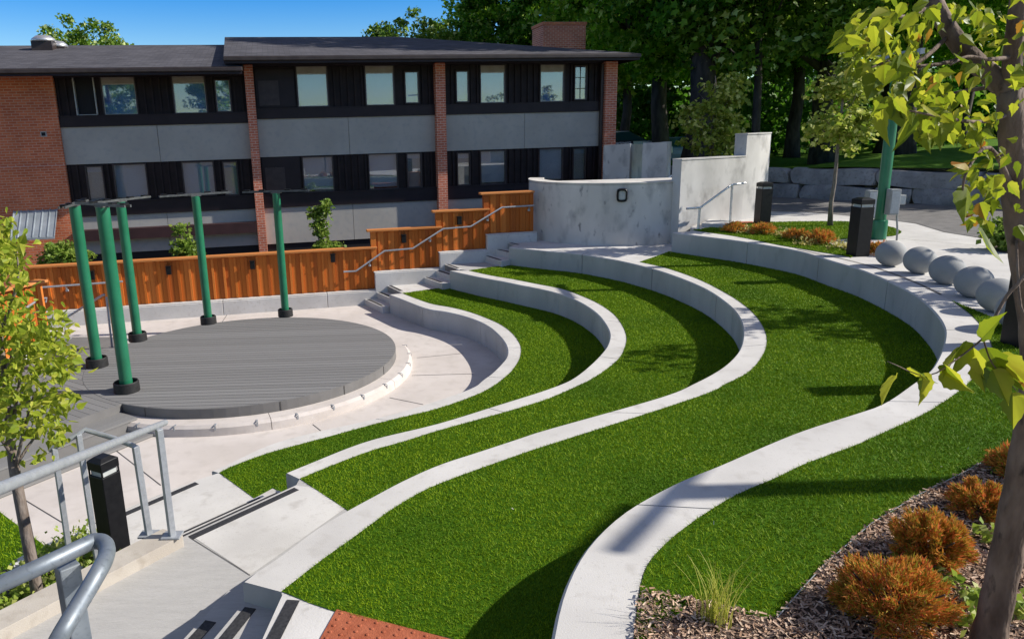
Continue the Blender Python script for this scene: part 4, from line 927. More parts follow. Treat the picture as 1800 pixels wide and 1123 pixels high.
Pw = [np.array(UY(1192, 405, 17.3)[:2]), np.array(UY(1240, 403, 17.65)[:2]), np.array(UY(1302, 399, 18.2)[:2]), np.array(UY(1327, 396, 18.5)[:2]), np.array(UY(1341, 391, 18.8)[:2]), np.array(UY(1344, 388, 19.2)[:2])]
def wall_strip(P, z0, z1, th, name, root, m, cap=.03):
    P = [np.array(p) for p in catmull(P, 6)]; nrm = []
    for i in range(len(P)):
        d = P[min(i+1, len(P)-1)]-P[max(i-1, 0)]; d = d/np.linalg.norm(d); nrm.append(np.array([-d[1], d[0]]))
    back = [p+n_*th for p, n_ in zip(P, nrm)]; mb = MB(); mb.prism(P+back[::-1], z0, z1-.05)
    P2 = [p-n_*.012 for p, n_ in zip(P, nrm)]; b2_ = [p+n_*.012 for p, n_ in zip(back, nrm)]
    mb.prism([p+n_*.012 for p, n_ in zip(P, nrm)]+back[::-1], z1-.05, z1-.03); mb.prism(P2+b2_[::-1], z1-.03, z1, bottom=True)
    return mb.build(name, M[m], root, auto=30)
zA = 4.1+(FB(1, 1)[1]*0)+UY(1250, 277, Pw[1][1])[2]-4.1; zB = UY(1330, 234, Pw[3][1])[2]
wall_strip(Pw[:3], T3-.05, zA, .30, 'low_wall', tw, 'conc_tall'); wall_strip(Pw[2:], T3-.05, zB, .34, 'high_wall', tw, 'conc_tall')
bw = thing('concrete_wall', 'shaded concrete wall beside the brick corner of the building', 'wall', (7, 24, 1.3))
def wp(p, a, b, Y0, Y1, py, th, name, root, z0=.8):
    A, B = np.array(UY(a, py[0], Y0)), np.array(UY(b, py[1], Y1)); d = (B-A)[:2]; d /= np.linalg.norm(d); n_ = np.array([-d[1], d[0]])*th
    mb = MB(); mb.add([(*A[:2], z0), (*B[:2], z0), (*B[:2], B[2]), (*A[:2], A[2]), (*(A[:2]+n_), z0), (*(B[:2]+n_), z0), (*(B[:2]+n_), B[2]), (*(A[:2]+n_), A[2])], [(0, 1, 2, 3), (5, 4, 7, 6), (3, 2, 6, 7), (1, 5, 6, 2), (4, 0, 3, 7)])
    return mb.build(name, M['conc_old'], root)
wp(0, 1061, 1108, 23.6, 23.2, (256, 253), .3, 'wall_face', bw); wp(0, 1107, 1131, 24.6, 25.6, (255, 254), .3, 'wall_return', bw)
bw2 = thing('concrete_wall', 'shaded concrete wall with a sunlit end, behind the round wall', 'wall', (8, 22, 1.3))
wp(0, 1130, 1173, 22.6, 22.4, (252, 250.5), .45, 'wall_face', bw2); wp(0, 1173.5, 1181, 22.4, 23.6, (250, 249), .2, 'wall_end', bw2)
# small steel rail end poking up inside the stair
rail('short steel rail end inside the stair behind the round wall', [UY(1166, 320, 20.8), UY(1180, 309, 21.0)], .03, m='steel')
# little step and tactile pad by the stepped wall
mb = MB(); q = [U(1233, 399, T4), U(1284, 402, T4), U(1292, 396, T4), U(1245, 392, T4)]; mb.prism([p[:2] for p in q], T4-.02, T4+.09); tag(mb.build('kerb', M['conc'], bevel=.01), 'small concrete kerb block at the foot of the pale stepped wall', 'kerb')
mb = MB(); q = [U(1288, 393, T4), U(1330, 393, T4), U(1322, 390, T4), U(1286, 390.5, T4)]; mb.prism([p[:2] for p in q], T4-.01, T4+.012); tag(mb.build('tactile_plate', M['redpad']), 'red tactile plate at the foot of the rounded wall end', 'tactile plate')
# ---------------------------------------------------------------- boulders
rng = random.Random(3)
def boulder(u, d, z, L, H, D_, lab):
    c = WB0+WBd*u+WBn*d; a = math.atan2(WBd[1], WBd[0]); bm = MB(); nx, ny, nz = 7, 4, 5
    idx = {}; V = []; seed = rng.random()*50
    def vert(i, j, k):
        if (i, j, k) not in idx:
            f = np.array([i/nx*2-1, j/ny*2-1, k/nz*2-1]); q = np.sign(f)*np.abs(f)**.8
            q = q*(1-.03*(np.abs(f).sum() > 2.3)-.05*(np.abs(f).sum() > 2.7))
            p = q*np.array([L, D_, H])/2; s = seed
            p += np.array([math.sin(p[1]*7+s+p[2]*5)*.035, math.sin(p[0]*3.3+s*2+p[2]*6)*.05, math.sin(p[0]*2.6+s*3)*.025])
            idx[(i, j, k)] = len(V); V.append((c[0]+p[0]*math.cos(a)-p[1]*math.sin(a), c[1]+p[0]*math.sin(a)+p[1]*math.cos(a), z+H/2+p[2]))
        return idx[(i, j, k)]
    F = []
    for i in range(nx):
        for j in range(ny): F += [(vert(i, j, 0), vert(i, j+1, 0), vert(i+1, j+1, 0), vert(i+1, j, 0)), (vert(i, j, nz), vert(i+1, j, nz), vert(i+1, j+1, nz), vert(i, j+1, nz))]
    for i in range(nx):
        for k in range(nz): F += [(vert(i, 0, k), vert(i+1, 0, k), vert(i+1, 0, k+1), vert(i, 0, k+1)), (vert(i, ny, k), vert(i, ny, k+1), vert(i+1, ny, k+1), vert(i+1, ny, k))]
    for j in range(ny):
        for k in range(nz): F += [(vert(0, j, k), vert(0, j, k+1), vert(0, j+1, k+1), vert(0, j+1, k)), (vert(nx, j, k), vert(nx, j+1, k), vert(nx, j+1, k+1), vert(nx, j, k+1))]
    bm.add(V, F); o = bm.build('boulder', M['rock'], auto=50); tag(o, lab, 'boulder', 'boulders of the retaining wall')
Wt = ['', 'second ', 'third ', 'fourth ', 'fifth ', 'sixth ', 'seventh ', 'eighth ', 'ninth ', 'tenth ', 'eleventh ', 'twelfth ']
for row in (0, 1):
    u = -7.5+row*.7; i = 0; lst = []
    while u < 8.6:
        L = rng.uniform(1.9, 3.0) if row else rng.uniform(1.0, 2.3); lst.append((u+L/2, L)); u += L+.05
    lst = lst[::-1]                    # from left to right in the picture
    for i, (uu, L) in enumerate(lst):
        boulder(uu, .35+.05*row+rng.uniform(-.04, .04), T4-.05+.47*row, L, .5+rng.uniform(-.05, .0), .75, f'{("leftmost " if i == 0 else Wt[i])}grey boulder from the left in the {"upper" if row else "lower"} course of the retaining wall'.replace('leftmost grey boulder from the left', 'leftmost grey boulder'))
# ---------------------------------------------------------------- parked cars far behind and the sign in front of them
def car(px, Y, z, hd, m, lab):
    x, y, _ = UY(px, 245, Y); t = thing('parked_car', lab, 'car', (x, y, z), hd, 'cars parked behind the building')
    L, Wd = 4.4, 1.75; prof = [(-2.2, .35), (-2.2, .8), (-1.95, .95), (-1.3, 1.0), (1.0, .98), (1.9, .82), (2.18, .68), (2.2, .35)]
    mb = MB(); n = len(prof)
    for s_ in (-1, 1): mb.v += [(px_, s_*Wd/2*(1 if z_ < .9 else .97), z_) for px_, z_ in prof]
    mb.f += [tuple(range(n)), tuple(reversed(range(n, 2*n)))]+[(i, n+i, n+(i+1) % n, (i+1) % n) for i in range(n)]; mb.m += [0]*(n+2); mb.build('body', M[m], t, bevel=.06)
    mb = MB(); cb_ = [(-1.75, .96), (-1.1, 1.38), (.1, 1.42), (.95, .97)]
    for s_ in (-1, 1): mb.v += [(px_, s_*Wd/2*(.95 if z_ < 1.2 else .78), z_) for px_, z_ in cb_]
    mb.f += [(0, 1, 2, 3), (7, 6, 5, 4), (0, 4, 5, 1), (2, 6, 7, 3)]; mb.m += [0]*4; mb.build('windows', M['tealg'], t)
    mb = MB(); mb.box((-.5, 0, 1.415), (1.2, 1.3, .05)); mb.build('roof', M[m], t, bevel=.02)
    for wx in (-1.35, 1.35):
        for s_ in (-1, 1):
            mb = MB(); mb.tube([(wx, s_*.72, .32), (wx, s_*.88, .32)], .32, 18); w_ = mb.build('wheel', M['rubber'], t)
            mb = MB(); mb.tube([(wx, s_*.87, .32), (wx, s_*.89, .32)], .2, 12); mb.build('rim', M['steel'], w_)
car(1094, 36, 2.55, .1, 'silver', 'white car parked behind the concrete walls, mostly hidden')
car(1192, 37, 2.2, .25, 'bluep', 'blue car parked behind the stair, right of the hidden white car')
sx, sy, sz = UY(1089, 251.5, 28.0); t = thing('sign', 'low white lettered sign above the concrete wall by the brick corner', 'sign', (sx, sy, 2.2))
mb = MB(); mb.box((sx, sy+.03, sz), (1.05, .04, .16)); mb.box((sx-.4, sy+.03, sz-.5), (.05, .04, .9)); mb.box((sx+.4, sy+.03, sz-.5), (.05, .04, .9)); mb.build('sign_board', M['dark'], t)
cu = bpy.data.curves.new('letters', 'FONT'); cu.body = 'nt Apartments'; cu.size = .15; cu.extrude = .005; cu.align_x = 'CENTER'; cu.align_y = 'CENTER'
to = bpy.data.objects.new('tmp', cu); col.objects.link(to); dg = bpy.context.evaluated_depsgraph_get(); me = bpy.data.meshes.new_from_object(to.evaluated_get(dg)); bpy.data.objects.remove(to)
o = link('lettering', me, t, False, M['whitep']); o.rotation_euler = (PI/2, 0, 0); o.location = (0, -.005, sz-2.2)
# ---------------------------------------------------------------- trees
def limb_mesh(mb, base, H, r, nl, spread, crown_z, seed, lean=(0, 0), n=12):
    rg = np.random.default_rng(seed); pts = []; rad = []
    for k in range(9):
        t = k/8; pts.append((base[0]+lean[0]*t+rg.normal(0, r*.22)*(k > 0), base[1]+lean[1]*t+rg.normal(0, r*.22)*(k > 0), base[2]+H*t)); rad.append(r*(1.25 if k == 0 else 1-.78*t))
    mb.tube(pts, rad, n)
    for i in range(nl):
        t = crown_z+(1-crown_z)*rg.random()*.8; k = t*8; p = np.array(pts[int(k)])*(1-(k % 1))+np.array(pts[min(int(k)+1, 8)])*(k % 1)
        a = 2*PI*(i*.382+rg.random()*.1); L = spread*(1.15-t*.6)*rg.uniform(.7, 1.1); d = np.array([math.cos(a), math.sin(a), rg.uniform(.35, .9)])
        r0 = r*(1-.78*t)*.55; Q = [p]; 
        for s in (.35, .7, 1.): Q.append(p+d*L*s+np.array([0, 0, .18*L*s*s])+rg.normal(0, .05*L, 3))
        mb.tube(Q, [r0, r0*.7, r0*.42, r0*.15], 7)
    return pts
def cloud(rg, c, rad, nclump, nleaf, cl_r, size, tmpl, up=.25, shell=.55, flat=1.0):
    P = []; 
    for _ in range(nclump):
        v = rg.normal(size=3); v /= np.linalg.norm(v); q = np.array(c)+v*np.array(rad)*(shell+(1-shell)*rg.random()**.6)
        rr = cl_r*rg.uniform(.6, 1.35); m = int(nleaf*rg.uniform(.5, 1.4))
        o = rg.normal(size=(m, 3)); o *= (rg.random((m, 1))**.45)*rr/np.linalg.norm(o, axis=1, keepdims=True); o[:, 2] *= .62*flat
        P.append(q+o)
    P = np.concatenate(P); n = len(P)
    d = rg.normal(size=(n, 3)); d[:, 2] = d[:, 2]*.5-up; 
    Rm = rand_rot(n, d, .25)
    return inst(*tmpl, P, Rm, size*rg.uniform(.6, 1.3, n))
def crown_proto(seed, H, R, z0, nclump, nleaf, size, m, tmpl=CLUMP, cl=.95, shell=.62):
    rg = np.random.default_rng(seed); V, F = cloud(rg, (0, 0, (H+z0)/2), (R, R, (H-z0)/2), nclump, nleaf, cl, size, tmpl, shell=shell)
    o = npmesh('crown', V, F, M[m]); me = o.data; bpy.data.objects.remove(o); return me
def trunk_proto(seed, H, r, nl, spread, cz, m='barkd', lean=(0, 0)):
    mb = MB(); limb_mesh(mb, (0, 0, -.2), H, r, nl, spread, cz, seed, lean); o = mb.build('trunk', M[m], smooth=True); me = o.data; bpy.data.objects.remove(o); return me
CP = [crown_proto(1, 17, 5.2, 4.6, 130, 150, .25, 'leaf_forest'), crown_proto(2, 19, 5.8, 5.2, 140, 150, .26, 'leaf_dark'), crown_proto(3, 14, 4.2, 3.6, 105, 140, .24, 'leaf_forest2'), crown_proto(4, 16, 5.0, 4.0, 120, 145, .25, 'leaf_forest')]
TP = [trunk_proto(1, 14, .40, 10, 4.2, .30), trunk_proto(2, 15, .62, 10, 4.6, .32, lean=(.5, 0)), trunk_proto(3, 11, .2, 9, 3.4, .3), trunk_proto(4, 13, .33, 10, 4, .3, lean=(-.4, .3))]
GZ = lambda x, y: hz(x, y)
forest = []
HT = [17.6, 19.6, 14.5, 16.6]
def ftree(px, Y, k, s, rz, lab, tr_s=1.0, z=None, top=None, grp='trees of the wood behind the plaza', name='broadleaf_tree'):
    x = UY(px, 240, Y)[0]; zz = GZ(x, Y) if z is None else z
    if top is not None: s = (UY(px, top, Y)[2]-zz)/HT[k]
    r = thing(name, lab, 'tree', (x, Y, zz), 0, grp); r.rotation_euler = (0, 0, rz); r.scale = (s, s, s)
    for nm, me in (('trunk', TP[k]), ('crown', CP[k])):
        o = bpy.data.objects.new(nm, me); col.objects.link(o); o.parent = r
        if nm == 'trunk': o.scale = (tr_s, tr_s, 1)
    return r
ftree(1222, 30.5, 1, 1.0, .2, 'big dark leaning trunk with a heavy dark crown, behind the stepped wall', 1.02)
ftree(1157, 35, 0, 1.0, 1.3, 'tree with a thick dark trunk standing left of the big leaning one', 1.1)
ftree(1098, 39, 3, 1.0, 2.1, 'tree by the right hand corner of the building roof, its trunk beside the brick pillar', .9)
ftree(1327, 30, 2, 1.1, .5, 'slender grey trunked tree right of the big leaning trunk', .9)
ftree(1594, 29, 3, .95, 1.1, 'tree with its trunk low on the lawn behind the tall green pole', 1.1)
ftree(1450, 38, 1, .95, 3.0, 'dark crowned tree in the middle of the wood above the young tree')
ftree(1690, 44, 0, 1.0, 4.0, 'mid green tree behind the near trunk at the right')
ftree(1395, 45, 0, 1.05, 5.0, 'mid green tree deeper in the wood above the end of the boulder wall')
ftree(1270, 47, 3, 1.1, 2.6, 'tall mid green tree behind the big leaning trunk')
ftree(1560, 46, 1, 1.0, .9, 'dark tree deep in the wood behind the tall green pole')
ftree(1800, 40, 3, 1.05, 5.5, 'tree at the right edge of the wood behind the near trunk')
ftree(1010, 46, 1, .95, 1.9, 'dark tree above the brick chimney')
ftree(925, 49, 0, .92, 3.9, 'mid green tree above the roof left of the chimney')
ftree(845, 47, 1, .80, .4, 'dark round tree at the left end of the wood above the roof', top=-25)
ftree(1170, 54, 2, 1.4, 1.0, 'pale green tree far back in the wood above the white car')
ftree(1080, 56, 3, 1.15, 2.9, 'mid green tree far back behind the chimney')
# young light trees in front
ftree(728, 43, 2, .66, 2.0, 'small pale tree poking over the middle of the roof', z=1.2, top=6, grp='pale trees behind the roof')
ftree(172, 41, 2, .58, .7, 'small pale tree poking over the roof beside the metal vents', z=1.2, top=14, grp='pale trees behind the roof')
# the trees beyond the right edge which shade the road
ftree(2010, 22.5, 0, .75, .3, 'tree just beyond the right edge, shading the boulder wall', z=1.8); ftree(2100, 27, 3, 1.0, 1.3, 'taller tree beyond the right edge, behind the boulders', z=2.6)
# trees behind the camera, seen only as reflections in the window panes
for x_, y_, k_, s_, lab_ in ((-9, -17, 0, .8, 'tree behind the camera, mirrored in the left windows'), (1.5, -22, 3, .8, 'second tree behind the camera, mirrored in the middle windows'), (-17, -12, 2, .9, 'tree behind the camera at the far left')):
    r = thing('broadleaf_tree', lab_, 'tree', (x_, y_, 0), 0, 'trees behind the camera'); r.scale = (s_, s_, s_)
    for nm, me in (('trunk', TP[k_]), ('crown', CP[k_])):
        o = bpy.data.objects.new(nm, me); col.objects.link(o); o.parent = r
# far wood as one mass
rg = np.random.default_rng(11); Pq = []
for _ in range(330):
    u = rg.uniform(1000, 2150); Y = rg.uniform(58, 80); x, _, _ = UY(u, 240, Y); q = np.array([x, Y, rg.uniform(2.5, 17)]); o = rg.normal(size=(120, 3))*np.array([1.5, 1.3, 1.0]); Pq.append(q+o)
for _ in range(360):
    u = rg.uniform(1000, 2150); Y = rg.uniform(48, 78); x, _, _ = UY(u, 240, Y); q = np.array([x, Y, GZ(x, min(Y, 60))+rg.uniform(.2, 4.2)]); o = rg.normal(size=(120, 3))*np.array([1.2, 1.0, .5]); Pq.append(q+o)
Pq = np.concatenate(Pq); V, F = inst(*CLUMP, Pq, rand_rot(len(Pq)), rg.uniform(.25, .55, len(Pq)))
tag(npmesh('far_wood', V, F, M['leaf_far']), 'dark mass of undergrowth and trees deep in the wood', 'wood', kind='stuff')
# lawn tufts and undergrowth on the hill
rg = np.random.default_rng(5)
def small_tree(name, lab, cat, base, H, cz, R, r, seed, leafm_, size, nclump, nleaf, cl, bark='barky', top=None, tmpl=QUAD, lean=(0, 0), group=None, crown=None, nl=12):
    t = thing(name, lab, cat, base, 0, group); mb = MB(); limb_mesh(mb, base, H*.93, r, nl, R*.9, cz, seed, lean, 10); mb.build('trunk', M[bark], t, smooth=True)
    rg_ = np.random.default_rng(seed+100); Vs, Fs, nb = [], [], 0
    for c, rad, nc in (crown or [((base[0]+lean[0]*.6, base[1]+lean[1]*.6, base[2]+H*(cz+1)/2), (R, R, H*(1-cz)/2), nclump)]):
        V, F = cloud(rg_, c, rad, nc, nleaf, cl, size, tmpl, up=.5, shell=.25); Vs.append(V); Fs.append(F+nb); nb += len(V)
    npmesh('crown', np.concatenate(Vs), np.concatenate(Fs), M[leafm_], t); return t
# young tree on the turf island
x, y, z = U(1459, 397, T4)
small_tree('young_tree', 'young pale leaved tree with a thin trunk on the turf island', 'tree', (x, y, T4), 4.3, .38, .9, .05, 21, 'leaf_young', .13, 70, 34, .28, crown=[((x, y-.05, T4+2.2), (.85, .62, .5), 40), ((x+.05, y-.05, T4+3.1), (.6, .5, .6), 28), ((x+.1, y-.05, T4+4.0), (.28, .25, .5), 10)])
x, y, _ = UY(1250, 262, 23.5)
small_tree('young_tree', 'yellowish young tree between the round wall and the wood, left of the slender trunk', 'tree', (x, y, 1.8), 4.1, .3, 1.1, .05, 22, 'leaf_young', .17, 70, 34, .34, crown=[((x, y, 1.8+2.3), (1.05, 1.0, .95), 56), ((x+.25, y, 1.8+3.4), (.55, .6, .55), 20)])
# shrubs behind the fence
def bush(lab, px, py, Y, parts, lm='leaf_shrub', size=.1, name='shrub', zb=-.6, group='shrubs behind the cedar fence'):
    x, y, z = UY(px, py, Y); t = thing(name, lab, 'shrub', (x, y, zb), 0, group); mb = MB()
    rg_ = np.random.default_rng(int(px)); Vs, Fs, nb = [], [], 0
    for dx, dz, rx, rz, nc in parts:
        mb.tube([(x, y, zb), (x+dx*.5, y, (zb+z+dz)/2), (x+dx, y, z+dz+rz*.6)], [.03, .022, .008], 7)
        V, F = cloud(rg_, (x+dx, y, z+dz), (rx, rx, rz), nc, 30, .16, size, QUAD, up=.3, shell=.2); Vs.append(V); Fs.append(F+nb); nb += len(V)
    mb.build('stem', M['barky'], t, smooth=True); npmesh('foliage', np.concatenate(Vs), np.concatenate(Fs), M[lm], t)
bush('dense pale green shrub behind the fence by the satellite dish', 112, 447, 19.4, [(0, 0, .5, .38, 44), (.35, -.1, .35, .25, 18), (-.3, -.1, .3, .3, 14)])
bush('small pale shrub behind the fence left of the back post', 322, 425, 19.4, [(0, 0, .3, .42, 24), (-.05, .35, .16, .16, 6), (.12, -.3, .35, .15, 10)])
bush('tall two tiered pale shrub behind the fence in front of the sunlit panel', 566, 408, 19.6, [(-.02, -.05, .2, .42, 20), (-.14, .5, .17, .13, 9), (.12, .62, .14, .2, 10), (.12, -.42, .42, .16, 20)])
# ---------------------------------------------------------------- orange shrubs
SP = (np.array([[-.09, 0, 0], [.09, 0, 0], [.07, .6, .04], [0, 1, .1], [-.07, .6, .04]]), [[0, 1, 2], [0, 2, 4], [4, 2, 3]])
def juniper(p, R, H, n, lab, seed, size=.07, grp='orange dwarf shrubs', T=T4):
    x, y, _ = p; t = thing('dwarf_shrub', lab, 'shrub', (x, y, T), 0, grp); rg_ = np.random.default_rng(seed)
    mb = MB()
    for i in range(9):
        a = 2*PI*i/9; mb.tube([(x, y, T), (x+math.cos(a)*R*.35, y+math.sin(a)*R*.35, T+H*.4), (x+math.cos(a)*R*.7, y+math.sin(a)*R*.7, T+H*.7)], [.012, .008, .004], 5)
    mb.build('stem', M['barkd'], t)
    nc = 85; cv = rg_.normal(size=(nc, 3)); cv[:, 2] = np.abs(cv[:, 2])-.12; cv /= np.linalg.norm(cv, axis=1, keepdims=True); cr = rg_.uniform(.9, 1.06, nc)
    ci = rg_.integers(0, nc, n); tt = rg_.random(n)**.6
    v = cv[ci]+rg_.normal(size=(n, 3))*(.20*(1.15-tt))[:, None]; v /= np.linalg.norm(v, axis=1, keepdims=True)
    lump = 1+.13*np.sin(v[:, 0]*7+seed)*np.sin(v[:, 1]*6+seed*2)+.08*np.sin(v[:, 2]*11+v[:, 0]*9)
    rr = (.35+.65*tt)*cr[ci]*(.94+.06*lump)
    P = np.array([x, y, T+H*.22])+v*np.c_[rr*R, rr*R, rr*H*.8]; P[:, 2] = np.maximum(P[:, 2], T+.01)
    V, F = inst(*SP, P, rand_rot(n, v*1.0+np.array([0, 0, .35]), .5), size*rg_.uniform(.6, 1.3, n)); npmesh('foliage', V, F, M['leaf_orange'], t)
def near(px, py): x, y, z = U(px, py, T4); return (x, y, z)
juniper(near(1568, 1090), .26, .31, 15000, 'largest orange dwarf shrub, at the bottom edge in the wood chip bed', 31, .03)
juniper(near(1630, 985), .195, .27, 12000, 'middle orange dwarf shrub of the wood chip bed', 32, .03)
juniper(near(1720, 905), .165, .215, 8000, 'smaller orange dwarf shrub partly behind the near trunk', 33, .03)
juniper(near(1790, 838), .18, .2, 3500, 'orange dwarf shrub at the right edge behind the near trunk', 34, .042)
for i, (px, py, R, H, lab) in enumerate([(1292, 408, .26, .2, 'dull orange dwarf shrub nearest the stepped wall on the turf island'), (1340, 411, .26, .22, 'second orange dwarf shrub of the turf island row from the stepped wall'), (1400, 420, .24, .2, 'orange dwarf shrub in the middle of the turf island row'), (1440, 428, .27, .26, 'rounded orange dwarf shrub at the near end of the turf island row'), (1548, 448, .2, .22, 'bright orange dwarf shrub between the bollard light and the first sphere')]):
    juniper(near(px, py), R, H, 1500, lab, 40+i, .07)
def ground_cover(name, lab, pts, n, m, size, spread, z, zs=.05, cat='plants', tmpl=QUAD):
    P = np.concatenate([np.array(p)+np.c_[RNG.normal(0, spread, (n, 2)), np.abs(RNG.normal(0, zs, n))] for p in pts]); d = RNG.normal(size=(len(P), 3)); d[:, 2] = .6
    V, F = inst(*tmpl, P, rand_rot(len(P), d, .3), size*RNG.uniform(.6, 1.4, len(P))); return tag(npmesh(name, V, F, M[m]), lab, cat, kind='stuff')
ground_cover('ground_cover', 'yellow and cream ground cover between the orange shrubs on the turf island', [near(px, py) for px, py in ((1318,411),(1368,412),(1380,416),(1420,426),(1425,431),(1310,408),(1500,440),(1480,436))], 70, 'leaf_yel', .07, .14, T4)
mb = MB(); mb.sheet([near(*q)[:2] for q in ((1450,424),(1500,420),(1535,430),(1530,446),(1500,444),(1465,432))], T4+.012); struct('gravel_patch', mb, M['rockw'])
# small leafy plants in the chip bed
def sprig(px, py, lab, n=34, sp=.045, grp='small leafy plants in the wood chips'):
    x, y, z = near(px, py); t = thing('bedding_plant', lab, 'plant', (x, y, T4), 0, grp)
    P = np.array([x, y, T4+.02])+np.c_[RNG.normal(0, sp, (n, 2)), np.abs(RNG.normal(0, .03, n))]; d = RNG.normal(size=(n, 3)); d[:, 2] = .7
    V, F = inst(*QUAD, P, rand_rot(n, d, .3), .05*RNG.uniform(.7, 1.4, n)); npmesh('foliage', V, F, M['leaf_gc'], t)
    mb = MB()
    for i in range(4): mb.tube([(x, y, T4), (x+RNG.normal(0, .03), y+RNG.normal(0, .03), T4+.06)], .003, 4)
    mb.build('stem', M['leaf_gc'], t)
for px, py, lab in [(1608, 1012, 'small green plant below the middle orange shrub'), (1663, 1036, 'small green plant midway between the middle and largest orange shrubs'), (1700, 1060, 'small green plant left of the near trunk'), (1740, 955, 'small green plant beside the near trunk, above the others'), (1690, 1100, 'low green plant at the bottom right, beside the largest orange shrub'), (1766, 838, 'small green plant behind the near trunk'), (1790, 1090, 'small green plant right of the near trunk base')]: sprig(px, py, lab)
# tuft of tall grass
x, y, z = near(1255, 1095); t = thing('grass_tuft', 'tall yellow green grass tuft in the wood chips beside the curved bench', 'grass', (x, y, T4)); mb = MB()
for i in range(70):
    a = RNG.uniform(0, 2*PI); L = RNG.uniform(.16, .36)*(1.35 if i < 8 else 1); s = RNG.uniform(.08, .5)*(1.5 if i < 8 else 1); wd = .0035; px_, py_ = x+RNG.normal(0, .03), y+RNG.normal(0, .03); P = []
    for k in range(6): u = k/5; P.append((px_+math.cos(a)*s*L*u*u, py_+math.sin(a)*s*L*u*u, T4+L*(u-.28*s*u*u)))
    b = len(mb.v)
    for k, p in enumerate(P): wk = wd*(1-.85*k/5); mb.v += [(p[0]-math.sin(a)*wk, p[1]+math.cos(a)*wk, p[2]), (p[0]+math.sin(a)*wk, p[1]-math.cos(a)*wk, p[2])]
    for k in range(5): mb.f.append((b+2*k, b+2*k+1, b+2*k+3, b+2*k+2)); mb.m.append(0)
M['tuft'] = mat('tuft_blade', (.36, .40, .04), (.62, .58, .14), island=True, rough=.6, trans=.35)
mb.build('blades', M['tuft'], t)
# shrub at the right edge on the plaza
x, y, z = U(1775, 440, T4)
bush('dark green leafy shrub in a soil pocket at the right edge of the plaza', 1772, 415, y, [(0, 0, .33, .33, 26), (.3, .1, .35, .45, 26)], 'leaf_shrub', .1, zb=T4, group=None)
mb = MB(); mb.sheet([U(*q, T4)[:2] for q in ((1735,430),(1800,418),(1860,425),(1850,452),(1790,448),(1750,442))], T4+.008); struct('soil_pocket', mb, M['soil'])
# ---------------------------------------------------------------- left young maple
bx_, by_, bz_ = U(68, 1050, .5); t = thing('young_maple', 'young yellow green maple with a slim trunk at the left edge', 'tree', (bx_, by_, bz_)); mb = MB()
def LP(px, py, dy=0): return UY(px, py, by_+dy)
tp_ = [(bx_, by_, bz_), LP(45, 930), LP(27, 835), LP(18, 770, .02), LP(6, 640, .03), LP(-8, 520, .05), LP(-20, 400, .05)]
mb.tube([tuple(p) for p in catmull(tp_, 4)], list(np.interp(np.linspace(0, 1, 25), [0, .45, .5, 1], [.05, .036, .03, .008])), 12)
for pts in ([(25, 830), (45, 745, -.1), (60, 690, -.2)], [(18, 775), (40, 640, .15), (60, 570, .2)], [(22, 800), (-15, 745, -.1), (-40, 690, -.2)], [(14, 720), (70, 700, -.05), (110, 690, -.1)], [(8, 660), (50, 560, .1), (80, 545, .15)], [(24, 825), (60, 770, .1), (90, 755, .2)], [(0, 590), (30, 500, -.1), (30, 440, -.1)]):
    q = [LP(*p) for p in pts]; mb.tube([tuple(p) for p in catmull(q, 3)], list(np.linspace(.016, .004, 7)), 7)
mb.build('trunk', M['barky'], t, smooth=True)
rg_ = np.random.default_rng(77); Ps = []
for px, py, rx, ry, k in [(10,440,30,55,95),(30,470,25,40,55),(15,560,35,50,110),(50,590,45,45,130),(85,590,40,35,95),(100,555,14,18,18),(30,640,50,45,130),(95,645,40,30,90),(130,620,16,16,16),(10,700,35,45,110),(70,710,45,35,105),(110,700,22,22,36),(40,750,45,22,60),(100,765,24,22,34),(15,770,20,25,30),(75,800,14,10,8),(-30,600,40,150,150),(5,400,18,25,24)]:
    for _ in range(int(k*1.3)):
        Ps.append(LP(px+rg_.normal(0, rx*.55), py+rg_.normal(0, ry*.55), rg_.normal(0, .28)))
Ps = np.array(Ps); n = len(Ps); d = rg_.normal(size=(n, 3))*.6; d[:, 2] -= .5
V, F = inst(*MAPLE, Ps, rand_rot(n, d, .35), .062*rg_.uniform(.6, 1.35, n)); npmesh('crown', V, F, M['leaf_maple'], t)
# rocks and ground cover under it
for i, (px, py, s, lab) in enumerate([(100, 962, .11, 'pale rock beside the thin railing posts'), (45, 998, .16, 'flat pale rock below the lawn at the left edge'), (82, 985, .09, 'small pale rock between two larger ones'), (128, 957, .07, 'small pale rock nearest the black bollard light'), (150, 940, .09, 'angular pale rock at the foot of a railing post')]):
    x, y, z = U(px, py, .45); rg2 = np.random.default_rng(i); mb = MB(); pr = [(1e-3, -.3), (.8, -.25), (1, .1), (.7, .42), (.3, .5), (1e-3, .5)]
    mb.lathe((0, 0, 0), pr, 9); mb.v = [(x+a*s*(1+.25*math.sin(b*5+i)), y+b*s*.8*(1+.2*math.sin(a*4+i*2)), z+c*s*(1+.2*math.sin(a*3+b*4))) for a, b, c in mb.v]
    tag(mb.build('rock', M['rockw']), lab, 'rock', 'pale rocks under the young maple')
gpts = [U(px, py, .45) for px, py in ((20,1045),(40,1060),(15,1075),(60,1025),(90,1010),(110,975),(125,965),(10,1095),(85,1040),(150,955),(135,985),(150,1000),(30,1030),(75,1000))]
sb = MB(); sb.sheet([U(-60, 1015, .40)[:2], U(60, 990, .40)[:2], U(110, 950, .40)[:2], U(255, 925, .40)[:2], U(270, 955, .40)[:2], U(-10, 1120, .40)[:2], U(-150, 1150, .40)[:2]], .40); struct('planting_bed', sb, M['soil'])
ground_cover('ground_cover', 'pale green ground cover around the trunk of the young maple', gpts, 130, 'leaf_gc', .05, .10, .45, .07)
